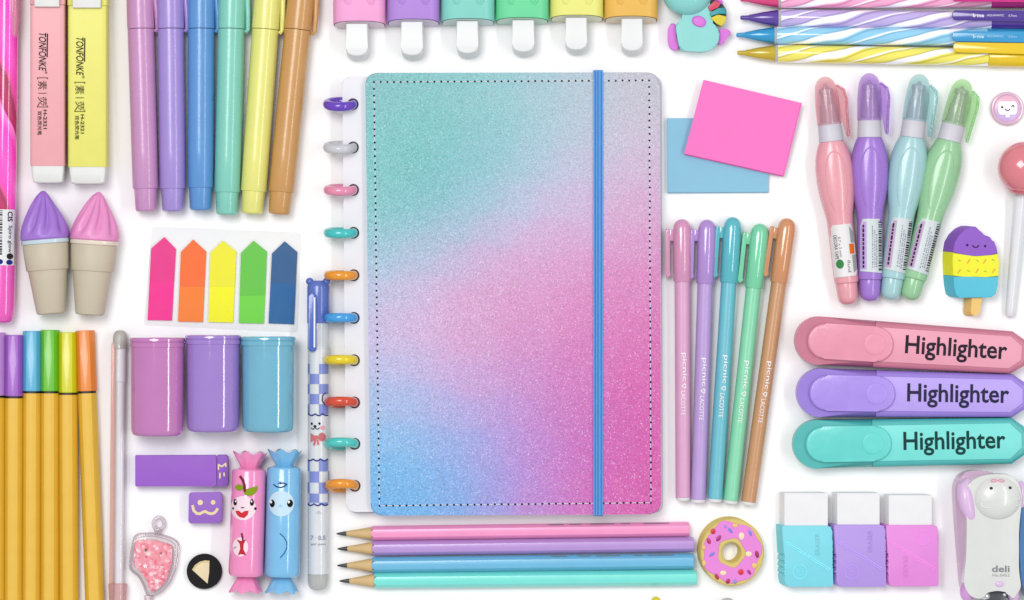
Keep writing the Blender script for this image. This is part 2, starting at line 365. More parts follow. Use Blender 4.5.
# ------------------------------------------------------------------ six clip markers, top left
def markers():
    data = [('CF96C8','mauve pink', (138,-70),(146.3,211.5), 'at the left end of the row of six clip pens'),
            ('AA92DC','lilac', (169.5,-70),(173,211.5), 'between the mauve and the blue one'),
            ('5E9ADA','mid blue', (201.5,-70),(200.5,210.5), 'between the lilac and the mint one'),
            ('86D4C2','mint green', (233.5,-70),(226.7,215), 'between the blue and the yellow one'),
            ('F0EC84','lemon yellow', (272.5,-70),(252,214), 'between the mint and the brown one'),
            ('D29C5C','caramel brown', (308,-70),(279,214.5), 'at the right end of the row of six clip pens')]
    for h, nm, top, tail, w in data:
        t = along('clip_pen', f'{nm} clip pen {w}', 'pen', tail, top, 13, 'row of six clip pens')
        Y = t.len; s = tail[1]-29.5; R = 13.2; mt = mat(h, .28, coat=.3, bump=.3, bscale=160); mt2 = mt
        m = MB(); m.loft([(0,8.5),(.8,10),(2.5,10.8),(24,11.6)], cz=R); m.done('end_plug', mt, t)
        m = MB(); m.loft([(22.6,11.5),(22.8,12.6),(23.6,13),(60,13.2),(s-.4,13.4)], cz=R); m.done('barrel', mt, t)
        m = MB(); m.loft([(s+.1,13.2),(s+.6,13.7),(s+3,13.8),(Y-20,13.2),(Y-6,12),(Y,8)], cz=R); cap = m.done('cap', mt2, t)
        m = MB(); x = 14.6
        m.tube([(x-1.2, s-1.5, R+1), (x+.6, s-2.6, R+1), (x+2.2, s, R+1), (x+1.8, s+15, R+1), (x+.2, s+40, R+1), (x-1.5, s+75, R+1)], [1.5,2.3,2.6,2.8,3,3.2], 10)
        m.done('clip', mt2, cap)
markers()

# ------------------------------------------------------------------ two flat highlighters, top left
def flat_highlighters():
    for h, nm, x0, x1, oy in (('F5AEB4','pale pink',30.5,67.5,0),('F0EB74','pale yellow',68,109.5,1)):
        t = Thing('flat_highlighter', f'{nm} flat rectangular highlighter with black vertical lettering', 'highlighter', (x0+x1)/2, 80, 0, 14, 'pair of flat highlighters')
        hw = (x1-x0)/2-1.2; y1 = t.L(0,-90)[1]; yb = t.L(0,166+oy)[1]; ye = t.L(0,182.5+oy)[1]; ys = t.L(0, 6+oy)[1]
        mt = mat(h, .42, bump=.1); R = 15
        m = MB(); sec = lambda y, a: (y, hw*a, R*.92*a, 0, 0, 9)
        m.loft([sec(yb, .97), sec(yb+1, 1), sec(ys-.3, 1)], n=48, cz=R); m.done('barrel', mt, t)
        m = MB(); m.loft([sec(ys, .99), sec(ys+.8, 1.03), sec(y1-2, 1.0), sec(y1, .9)], n=48, cz=R); cap = m.done('cap', mt, t)
        m = MB(); m.box(-hw*.72, hw*.72, ys-2.5, ys+70, 2*R-.2, 2*R+4, 1.5); m.done('clip', mat('EDEBEA', .4), cap)
        m = MB(); m.loft([sec(ye, .78), sec(ye+1.2, .86), sec(ye+10, .93), sec(yb+.2, .95)], n=48, cz=R-.5); m.done('end_cap', mat('EEEEEC', .4), t)
        Z = 2*R*.96+.55; q = 4 if x0 < 50 else 2
        if x0 < 50: tx, dy = 44.3, 0
        else: tx, dy = 81.5, 4.5
        X = t.L(tx, 0)[0]; g = lambda y: t.L(0, y+dy)[1]
        m = MB(); m.text('TONFONKE', X, g(53), 38, 7.4, -90, Z, .006, .25); m.stroke([(X+4.9, g(35)), (X+4.6, g(58))], 1.1, Z); m.text('®', X+3.5, g(73.5), 2.6, 2.6, -90, Z)
        m.done('maker_lettering', INK('15110F'), t)
        m = MB(); m.text('素', X, g(86), 9, 9, -90, Z); m.text('荧', X, g(102), 9, 9, -90, Z)
        m.stroke([(X-4, g(94)), (X+4, g(94))], .7, Z)
        m.stroke([(X-4.6, g(80)), (X-5.2, g(78.6)), (X+5.2, g(78.6)), (X+4.6, g(80))], .7, Z); m.stroke([(X-4.6, g(106)), (X-5.2, g(107.6)), (X+5.2, g(107.6)), (X+4.6, g(106))], .7, Z)
        m.done('bracketed_lettering', INK('6B4A40' if x0 < 50 else '57532C'), t)
        m = MB(); m.text('H-2321', X+2.6, g(120), 19, 3.6, -90, Z, .02); m.text('双色荧光笔', X-2.8, g(123.5), 24, 4.2, -90, Z, .01)
        m.done('model_lettering', INK('3A2A26' if x0 < 50 else '34321B'), t)
flat_highlighters()

# ------------------------------------------------------------------ swirl material shared by the twisted pens
def swirl(cols, turn, starts, rough=.12, flip=1):
    m = bpy.data.materials.new('swirl_barrel'); m.use_nodes = True; N = m.node_tree.nodes; L = m.node_tree.links
    b = N['Principled BSDF']; b.inputs['Roughness'].default_value = rough; b.inputs['Coat Weight'].default_value = .6; b.inputs['Coat Roughness'].default_value = .05
    tc = N.new('ShaderNodeTexCoord'); sx = N.new('ShaderNodeSeparateXYZ'); L.new(tc.outputs['Object'], sx.inputs[0])
    z = N.new('ShaderNodeMath'); z.operation = 'SUBTRACT'; z.inputs[1].default_value = 9*U; L.new(sx.outputs[2], z.inputs[0])
    at = N.new('ShaderNodeMath'); at.operation = 'ARCTAN2'; L.new(z.outputs[0], at.inputs[0]); L.new(sx.outputs[0], at.inputs[1])
    a1 = N.new('ShaderNodeMath'); a1.operation = 'MULTIPLY'; a1.inputs[1].default_value = flip*starts/(2*PI); L.new(at.outputs[0], a1.inputs[0])
    a2 = N.new('ShaderNodeMath'); a2.operation = 'MULTIPLY_ADD'; a2.inputs[1].default_value = starts/(turn*U); L.new(sx.outputs[1], a2.inputs[0]); L.new(a1.outputs[0], a2.inputs[2])
    nz = N.new('ShaderNodeTexNoise'); nz.inputs['Scale'].default_value = 45; L.new(tc.outputs['Object'], nz.inputs['Vector'])
    a3 = N.new('ShaderNodeMath'); a3.operation = 'MULTIPLY_ADD'; a3.inputs[1].default_value = .35; L.new(nz.outputs['Fac'], a3.inputs[0]); L.new(a2.outputs[0], a3.inputs[2])
    fr = N.new('ShaderNodeMath'); fr.operation = 'FRACT'; L.new(a3.outputs[0], fr.inputs[0])
    cr = N.new('ShaderNodeValToRGB'); e = cr.color_ramp.elements
    for i, (p, h) in enumerate(cols):
        q = e[i] if i < 2 else e.new(p); q.position = p; q.color = lin(h, .95)
    L.new(fr.outputs[0], cr.inputs[0]); L.new(cr.outputs[0], b.inputs['Base Color']); return m
def twist_pens():
    rows = [('E0407F','B8326C','C53A92','F2A6CC','C877A2','magenta pink', (741,-0.5),(1060,-1.5), None, 'D8148A', 'cut off by the top edge of the photo'),
            ('5B3BA0','4A2F90','51359B','B9A8DC','8F7EBC','dark purple', (741,17.7),(1060,21.2), (951,16), '4B2E96', 'directly above the light blue one'),
            ('1C9AD4','1787C0','2596D0','8CC7E6','6CAACB','light blue', (737,35),(1060,38), (951,37), '2C9BD3', 'between the purple and the yellow one'),
            ('CDB01E','B89A16','F1CC0C','EADF62','C4B43A','golden yellow', (738,52.8),(1060,58.5), (952,48), 'F2CC0B', 'lowest of the four at the top right corner')]
    for tipc, c2, c3, lt, dk, nm, tip, end, cl, clc, where in rows:
        t = along('twist_pen', f'{nm} ballpoint with swirled barrel, {where}', 'pen', end, tip, 9, 'four swirled ballpoint pens')
        Y = t.len; R = 9
        m = MB(); m.loft([(Y,1.6),(Y-1,2.2),(Y-8,2.6),(Y-9,3.2),(Y-22,5.9),(Y-37,8.2),(Y-38,8)], cz=R, n=28); m.done('tip_cone', mat(tipc, .2, coat=.6), t)
        m = MB(); m.loft([(Y-37.6,8.6),(Y-38,9),(Y-40,9),(Y-40.3,8.6)], cz=R); m.done('collar', clear('E4E4EA', .5), t)
        m = MB(); m.loft([(Y-40.2,8.7),(Y-41,8.95),(Y-140,9),(Y-250,8.9)], cz=R)
        m.done('barrel', swirl([(0,'FBFAFC'),(.16,'F6F4F8'),(.22,dk),(.27,lt),(.46,lt),(.52,dk),(.57,'FFFFFF'),(.63,lt),(.80,lt),(.86,dk),(.92,lt),(1,'FBFAFC')], 190, 2, flip=-1), t)
        m = MB(); m.loft([(Y-250.2,9.1),(Y-251,9.6),(Y-300,9.6),(Y-315,8),(Y-322,6)], cz=R); cap = m.done('end_cap', mat(c3, .2, coat=.5), t)
        cx, cy = t.L(*(cl or (951, -2.5)))
        m = MB(); m.prism(rpoly([(cx-5, cy), (cx+4.8, cy), (cx+5.5, cy-110), (cx-6, cy-110)], [5, 5, 1, 1], 6), 2*R+1.5, 2*R+5, 1.5, 3)
        ck = m.done('clip', mat(clc, .22, coat=.5), cap)
        m = MB(); m.box(cx-3, cx+3, cy-100, cy-90, 2*R-2, 2*R+1.6); m.done('clip_bridge', mat(clc, .22, coat=.5), ck)
        if nm in ('dark purple', 'light blue'):
            m = MB(); a = 90
            a = -90; m.text('b·me', cx, cy-26, 11, 3.8, a, 2*R+5.25, .03); m.text('AQUAMATIC', cx, cy-43, 17, 2.4, a, 2*R+5.25); m.text('0.7mm', cx, cy-60, 8, 2.2, a, 2*R+5.25)
            m.done('clip_lettering', INK('EDEAF8' if nm[0] == 'd' else 'BFE2F6'), ck)
twist_pens()

def swirl_gel_pen():
    t = along('swirl_gel_pen', 'hot pink swirled gel pen with a barcode sticker, cut off by the left edge', 'pen', (2,323), (7,-60), 12)
    Y = t.len; R = 13
    m = MB(); m.loft([(0,5),(.8,8.5),(3,11),(9,12.4),(20,12.8),(58,13)], cz=R); m.done('end_cap', mat('F65CC4', .15, coat=.7), t)
    m = MB(); m.loft([(58.2,12.6),(59,12.9),(200,12.9),(330,12.6)], cz=R)
    m.done('barrel', swirl([(0,'FF5CC6'),(.25,'F540C0'),(.42,'FF86D2'),(.46,'B02060'),(.55,'C03468'),(.66,'A03860'),(.72,'E8559A'),(.78,'FF4CC0'),(1,'FF5CC6')], 250, 2, flip=-1), t)
    m = MB()
    m.flat([(-11.9, 57.5), (12.2, 57.5), (12.2, 113), (-11.9, 113)]).drape(cyl(12.95, R, e=.35), 1.5); st = m.done('barcode_sticker', mat('EDEDF0', .4), t, norm=False)
    f = cyl(12.95, R, e=.6)
    m = MB(); m.text('CIS', 8.2, 106, 10, 4.6, -90, 0, .03); m.text('Spiro glow', 8.2, 83.5, 27, 4.2, -90, 0, .01); m.drape(f); m.done('sticker_lettering', INK('26222C'), st, norm=False)
    m = MB(); m.disc(8.4, 66.5, 3.0).drape(f); m.done('round_mark', INK('2A262E'), st, norm=False)
    m = MB(); y = 112
    while y > 68:
        w = random.choice((.5, .8, 1.2, 1.6)); m.box(-6, 1.5, y-w, y, 0, .01); y -= w+random.choice((.5, .8, 1.2))
    m.bm.free(); m = MB(); y = 112; random.seed(3)
    while y > 68:
        w = random.choice((.5, .8, 1.2, 1.6)); m.flat([(-7, y-w), (1, y-w), (1, y), (-7, y)]); y -= w+random.choice((.5, .8, 1.2))
    m.drape(f); m.done('barcode', INK('1C1A20'), st, norm=False)
    m = MB(); m.disc(-1, 61, 3.0, 2.6).disc(8, 60.5, 2.9, 2.6).drape(f); m.done('blue_mark', INK('1F2A86'), st, norm=False)
    m = MB(); m.loft([(Y-99.5,2.5),(Y-98,4),(Y-94,5.2),(Y-70,6.5),(Y-20,7)], cx=8, cz=R+5, n=20); m.done('clip', clear('E7A8BE', .5), t)
    m = MB(); m.loft([(330.2,12.8),(331,13.6),(Y-2,13.6),(Y,12)], cz=R); m.done('cap', clear('E98FB5', .35), t)
swirl_gel_pen()

# ------------------------------------------------------------------ ice-cream highlighters
def cones():
    for h, rim, nm, tip, base, w in (('A878D8','CFE0EA','purple',(41.5,191.5),(51.3,314),'left'),('F096CE','F2E3D2','pink',(97.5,192.5),(89.8,315),'right')):
        t = along('cone_highlighter', f'soft ice cream shaped highlighter with {nm} swirl cap on a beige cone', 'highlighter', base, tip, 16, 'pair of ice cream highlighters')
        Y = t.len; R = 17
        cone = mat('CFC3AC', .5, bump=.1)
        m = MB(); m.loft([(0,12.5,11),(.8,14,13),(2,14.6,13.6),(44,19.8,16.6)], cz=R); lo = m.done('cone', cone, t)
        m = MB(); m.loft([(43.6,19.6,16.5),(44,21,17.6),(45,21.6,17.8),(69,23.2,18.6),(70,22.8,18)], cz=R); m.done('cone_rim', cone, t)
        m = MB(); m.loft([(70,22,18),(70.4,23.8,19),(71,24.1,19.3),(74,24.1,19.3),(74.8,23.2,18.6)], cz=R); m.done('band', mat(rim, .25, coat=.4), t)
        m = MB(); n = 180; prof = [(74.5,23),(75.5,24.3),(79,24.8),(84,24),(90,22.2),(97,19),(104,15.2),(110,11.6),(115,8.4),(119,5.8),(Y-2,3.8),(Y-.6,2.6),(Y,1)]
        rings = []; ext = []
        for a, b in zip(prof, prof[1:]):
            for k in range(4): ext.append((a[0]+(b[0]-a[0])*k/4, a[1]+(b[1]-a[1])*k/4))
        ext.append(prof[-1])
        for y, r in ext:
            f = max(0, min(1, (y-77)/12))*max(0, min(1, (Y-y)/14)); ring = []
            for i in range(n):
                a = 2*PI*i/n; ph = a+(y-75)*.013
                gr = min(abs((ph-c_+PI) % (2*PI)-PI) for c_ in (.75, 1.5, 2.25, 3.0, 4.2, 5.3)); g = 1.0-f*.24*math.exp(-(gr/.17)**2)
                ring.append(m.bm.verts.new((r*g*math.cos(a)+1.6*max(0, (y-108)/15)**2, y, R+r*.85*g*math.sin(a))))
            rings.append(ring)
        for a, b in zip(rings, rings[1:]):
            for i in range(n): m.bm.faces.new((a[i], a[(i+1) % n], b[(i+1) % n], b[i]))
        m.bm.faces.new(rings[0]); m.bm.faces.new(rings[-1])
        m.done('swirl_cap', mat(h, .38, bump=.1), t)
cones()

# ------------------------------------------------------------------ page flags on a clear sheet
def flags():
    t = Thing('flag_card', 'clear plastic sheet that carries five coloured arrow page flags', 'plastic sheet', 223, 279, 0, 1, solo=True)
    m = MB(); m.prism(rpoly(t.P([(152,226.5),(301.5,232.5),(297.5,332.5),(143.5,325)]), 4), .2, .9); m.done(None, clear('FEFEFF', .05), t)
    data = [('FB2496','EE1A88','hot pink',(164.5,237),(151.2,248.5),(176,249),(172,320.5),(147.6,320),281),
            ('FF8428','FC6A10','orange',(193.3,239.5),(181,252),(206.3,251.5),(203,322),(178,321.5),286.5),
            ('FCFA06','F4EE04','yellow',(223,240.7),(210.6,252.5),(236.4,251.5),(233.2,322.6),(208.4,322),286.5),
            ('72DC40','60C838','light green',(253.7,240.7),(241,253),(267,251.5),(264,323.5),(239,323),295.5),
            ('0A62A0','08568E','dark blue',(284.8,241.3),(272,253.5),(297.4,252),(294,324.3),(268.6,323.3),283)]
    for lo, hi, nm, ap, l, r, br, bl, ym in data:
        q = Thing('page_flag', f'{nm} arrow-shaped page flag on the clear sheet', 'page flag', ap[0], 285, 0, 1, 'arrow page flags', solo=True)
        m = MB(); m.prism(q.P([ap, r, br, bl, l]), 1.1, 1.7); o = m.done(None, mat(lo, .6, bump=.05), q)
        f = lambda a, b: (a[0]+(b[0]-a[0])*(ym-a[1])/(b[1]-a[1])+.0, ym)
        m = MB(); m.prism(q.P([ap, r, f(r, br), f(l, bl), l]), 1.7, 1.95); m.done('arrow_half', mat(hi, .5), o)
flags()

# ------------------------------------------------------------------ three pots
def pots():
    for h, nm, w, cx, hw, y0, y1, hr, yr in (('C97DBE','mauve pink','left',157.4,26.2,338,436,27.4,348),('A482D4','lavender','middle',213,26.2,335.5,432,27.8,345),('72B9D3','light blue','right',268,25.8,337,432.3,27.5,346.5)):
        t = Thing('lidded_pot', f'{nm} glossy cylindrical pot lying below the page flags', 'pot', cx, y1, 0, 24, 'three cylindrical pots')
        a = y1-y0; rr = y1-yr; R = 21; mt = mat(h, .10, coat=.9, bump=.5, bscale=60)
        q = R/hw
        m = MB(); m.loft([(0,hw-5,(hw-5)*q),(.6,hw-3,(hw-3)*q),(2,hw-1.2,(hw-1.2)*q),(4.5,hw-.4,(hw-.4)*q),(8,hw,R),(rr+.4,hw+.4,R+.3)], cz=R+1, n=64); m.done('pot_body', mt, t)
        m = MB(); m.loft([(rr,hr-.8,R),(rr+.6,hr,R+.8),(rr+4.6,hr,R+.8),(rr+5,hr-.7,R+.3),(rr+5.5,hr-.6,R+.3),(rr+6,hr+.1,R+.9),(a-1.4,hr+.2,R+.9),(a-.4,hr-.5,R+.4),(a,hr-1.6,R-.6)], cz=R+1, n=64); m.done('lid', mt, t)
pots()

# ------------------------------------------------------------------ fineliners, left
def fineliners():
    data = [('C896DE','pale lilac',(-4,620),(-4,333),396,'cut off by the left edge'),('A45CC8','violet',(13.5,620),(14.3,335.5),396.5,'second from the left edge'),('56B4DA','sky blue',(31.5,620),(32.5,331.5),391.5,'between the violet and green capped ones'),
            ('67C41C','grass green',(50,620),(50,330.5),391.5,'between the blue and yellow capped ones'),('DAD80C','lime yellow',(69,620),(68,332.8),393,'between the green and orange capped ones'),('F28B2E','orange',(95.5,620),(85,331),391.5,'leaning apart at the right of its row')]
    for h, nm, b, tp, yc, w in data:
        t = along('hex_fineliner', f'amber hexagonal fineliner with {nm} cap, {w}', 'pen', b, tp, 8, 'amber fineliners with coloured caps')
        Y = t.len; s = Y-(yc-tp[1]); R = 8.4; a = 9.9
        m = MB(); m.loft([(0,a*.99),(s-2.2,a*.99)], n=60, cz=R, rf=hexa); m.done('barrel', mat('EFBF3E', .35, coat=.2, bump=.04), t, 30)
        m = MB(); m.loft([(s-2.3,a*.93),(s-.1,a*.93)], n=60, cz=R, rf=hexa); m.done('collar', mat('1E1A16', .4), t, 30)
        m = MB(); m.loft([(s,a*.99),(s+.6,a*1.04),(Y-1,a*1.01),(Y,a*.95)], n=60, cz=R, rf=hexa); m.done('cap', mat(h, .35, coat=.3), t, 30)
fineliners()

def clear_pen():
    t = along('clear_ballpoint', 'clear rose tinted pen with white refill and grey tip beside the pink pot', 'pen', (117.5,640), (120.3,330.8), 8)
    Y = t.len; R = 8.6
    m = MB(); m.loft([(0,8.4),(36,8.6),(56,9.6),(57,8)], cz=R); m.done('grip', clear('E8B8B8', .35), t)
    m = MB(); m.loft([(30,8.3),(Y-18,8.5),(Y-14,8.2),(Y-12,7.4)], cz=R, n=28); m.done('barrel', clear('FBEDEE', .06), t)
    m = MB(); m.loft([(30,4.4),(Y-52,4.4),(Y-51,5.2),(Y-17,5.2)], cx=.8, cz=R); m.done('refill', mat('F4F2F8', .3), t)
    m = MB(); m.loft([(Y-18,7.2),(Y-14,7.3),(Y-6,7.2),(Y-2,5.6),(Y-.4,3.6),(Y,1.2)], cz=R); m.done('end_ball', mat('BDB8B2', .35), t)
    m = MB(); m.prism(rrect(-8.4, -4.4, 45, Y-13, 1.5), R+2, R+5, .8); m.done('clip', clear('E9B9AE', .45), t)
clear_pen()

# ------------------------------------------------------------------ erasers and stickers, lower left
def small_left():
    P = mat('9C5CCE', .55, bump=.1); GOLD = mat('F1DFA8', .4)
    t = Thing('stick_eraser', 'long purple rectangular eraser with a cream face mark at its right end', 'eraser', 180, 471, -0.6, 12)
    m = MB(); m.prism(t.P(rpoly([(135.5,455.5),(216.5,455.2),(216.5,486),(135.5,486.4)], 1.6)), 0, 14, 1.0, lean=(-1.2, 0)); m.done('body', P, t)
    m = MB(); m.prism(t.P(rpoly([(217,455),(226,455),(227.5,457),(228,484.5),(226,486),(217,486.5)], 1)), 0, 13.4, 1.2); e = m.done('end_piece', mat('8E52C2', .5), t)
    m = MB(); m.stroke(t.P([(218.5,469.5),(218.5,464.5),(222,466.5),(225.6,463.3),(225.8,466.5)]), 1.5, 13.65); m.stroke(t.P([(220,473),(219.8,478)]), 1.5, 13.65); m.stroke(t.P([(224,472.8),(224.3,476)]), 1.5, 13.65); m.done('face_mark', GOLD, e)
    t = Thing('square_eraser', 'small purple rounded square eraser with cream dot eyes and wavy mouth', 'eraser', 205.5, 507, -2, 9)
    m = MB(); m.prism(t.P(rpoly([(189.2,492.2),(222.6,491.6),(222.0,523),(188.6,523)], 4)), 0, 12, .9, lean=(-1, -.8)); m.done('body', mat('9C66CC', .55, bump=.1), t)
    m = MB(); x, y = t.L(200.5,502.3); m.disc(x, y, 2.7, 2.7, 12.2); x, y = t.L(213.3,502.2); m.disc(x, y, 2.3, 2.3, 12.2); m.done('eye', GOLD, t)
    m = MB(); m.stroke(t.P([(192.9,505.5),(194,510.3),(197,513.2),(200.2,513.6),(203,512),(205.5,511.2),(208.6,513),(212,513.6),(215,512.4),(217,510),(217.6,508.5)]), 2.7, 12.2); m.done('mouth', GOLD, t)
    t = Thing('round_badge', 'black round badge with a cream pizza slice shape on it', 'badge', 204.3, 571.4, 0, 4)
    m = MB(); m.turn([(0,16.8),(.6,17.6),(4.5,17.6),(5.4,17)], n=64); m.done('disc', mat('1B191B', .6, spec=.15), t)
    m = MB(); pts = [(192.2,569.5),(195.2,564.8),(200,561.5),(205,560.3),(209.7,560.6),(209.3,572),(207.8,583.6),(200,576.5)]
    m.prism(t.P(pts), 5.4, 6.6, .4); s = m.done('slice', mat('F1DFB4', .35), t)
    m = MB(); m.stroke(t.P([(193.5,569),(197,564.5),(202,561.8),(208.7,561.6)]), 1.2, 6.8); m.done('crust', mat('D9C080', .35), s)
small_left()

def charm():
    t = Thing('shaker_charm', 'clear popsicle shaped shaker charm filled with pink glitter', 'charm', 152, 565, 0, 8)
    out = rpoly([(134.5,534.3),(152,533.2),(158,534),(172,538),(178.8,543),(176.5,566),(170,583),(158.5,594.5),(147,596.5),(143.5,585),(138,575),(129,569.5),(131,551)], 6, 5)
    m = MB(); m.prism(t.P(out), 0, 9, 2.4, 4); sh_ = m.done('clear_shell', clear('F8F0F4', .06, .05), t)
    m = MB(); po = t.P(out); m.tube([(x_, y_, 6.2) for x_, y_ in po]+[(*po[0], 6.2)], 1.0, 8); m.tube([(x_*.9, y_*.91, 8.6) for x_, y_ in po]+[(po[0][0]*.9, po[0][1]*.91, 8.6)], .55, 8); m.done('rim', clear('CFC2CA', .3, .05), sh_)
    inn = rpoly([(136,540),(155,540),(172.2,545.3),(172,562),(166.5,580),(157,590.5),(149.5,591.5),(147.2,581),(141,571.5),(133.7,566),(134.2,550)], 3, 4)
    mm = bpy.data.materials.new('pink_glitter_fill'); mm.use_nodes = True; N = mm.node_tree.nodes; L = mm.node_tree.links; b = N['Principled BSDF']; b.inputs['Roughness'].default_value = .3
    tc = N.new('ShaderNodeTexCoord'); vo = N.new('ShaderNodeTexVoronoi'); vo.inputs['Scale'].default_value = 700; L.new(tc.outputs['Object'], vo.inputs['Vector'])
    sp = N.new('ShaderNodeSeparateColor'); L.new(vo.outputs['Color'], sp.inputs[0]); cr = N.new('ShaderNodeValToRGB'); L.new(sp.outputs[0], cr.inputs[0]); L.new(cr.outputs[0], b.inputs['Base Color'])
    e = cr.color_ramp.elements; e[0].position = 0; e[0].color = lin('E8607C'); e[1].position = 1; e[1].color = lin('FFDCE4'); q = e.new(.2); q.color = lin('F48C9C'); q = e.new(.75); q.color = lin('F9A6B4')
    bp = N.new('ShaderNodeBump'); bp.inputs['Strength'].default_value = .5; bp.inputs['Distance'].default_value = .0006; L.new(sp.outputs[1], bp.inputs['Height']); L.new(bp.outputs[0], b.inputs['Normal'])
    m = MB(); m.prism(t.P(inn), 1, 9.4, 1.4); m.done('glitter_fill', mm, t)
    random.seed(5)
    for x, y, r, c in ((146,550,2.1,'8A5048'),(149,554,2.8,'FBE0DC'),(145.5,566,3,'FFE9EE'),(157,581,3,'FFE9EE'),(161,553,1.6,'B06A60'),(155,573,2.2,'FFD6DE'),(166,560,2,'FFCAD4'),(138,556,2.2,'FFB9C8')):
        m = MB(); X, Y = t.L(x, y); a0 = random.random()*6
        m.prism([(X+r*(1 if i % 2 else .5)*math.cos(a0+i*PI/5), Y+r*(1 if i % 2 else .5)*math.sin(a0+i*PI/5)) for i in range(10)], 9.3, 10, 0); m.done('confetti_star', mat(c, .3), t)
    m = MB(); cx, cy = t.L(158.8, 523.8); m.tube([(cx+5.2*math.cos(a), cy+6.0*math.sin(a), 5) for a in [2*PI*i/28 for i in range(29)]], 2.4, 10); m.done('loop', clear('DCD2D8', .2, .05), t)
    m = MB(); x, y = t.L(157.6, 533); m.box(x-4, x+4, y-2, y+4.5, 1, 8, 1.5); m.done('neck', clear('DCD2D8', .2, .05), t)
    m = MB(); x, y = t.L(148.5, 596); m.box(x-4.6, x+4.6, y-22, y+.5, 1, 7, 1.5); m.done('stick', clear('DCCFD4', .3, .05), t)
charm()

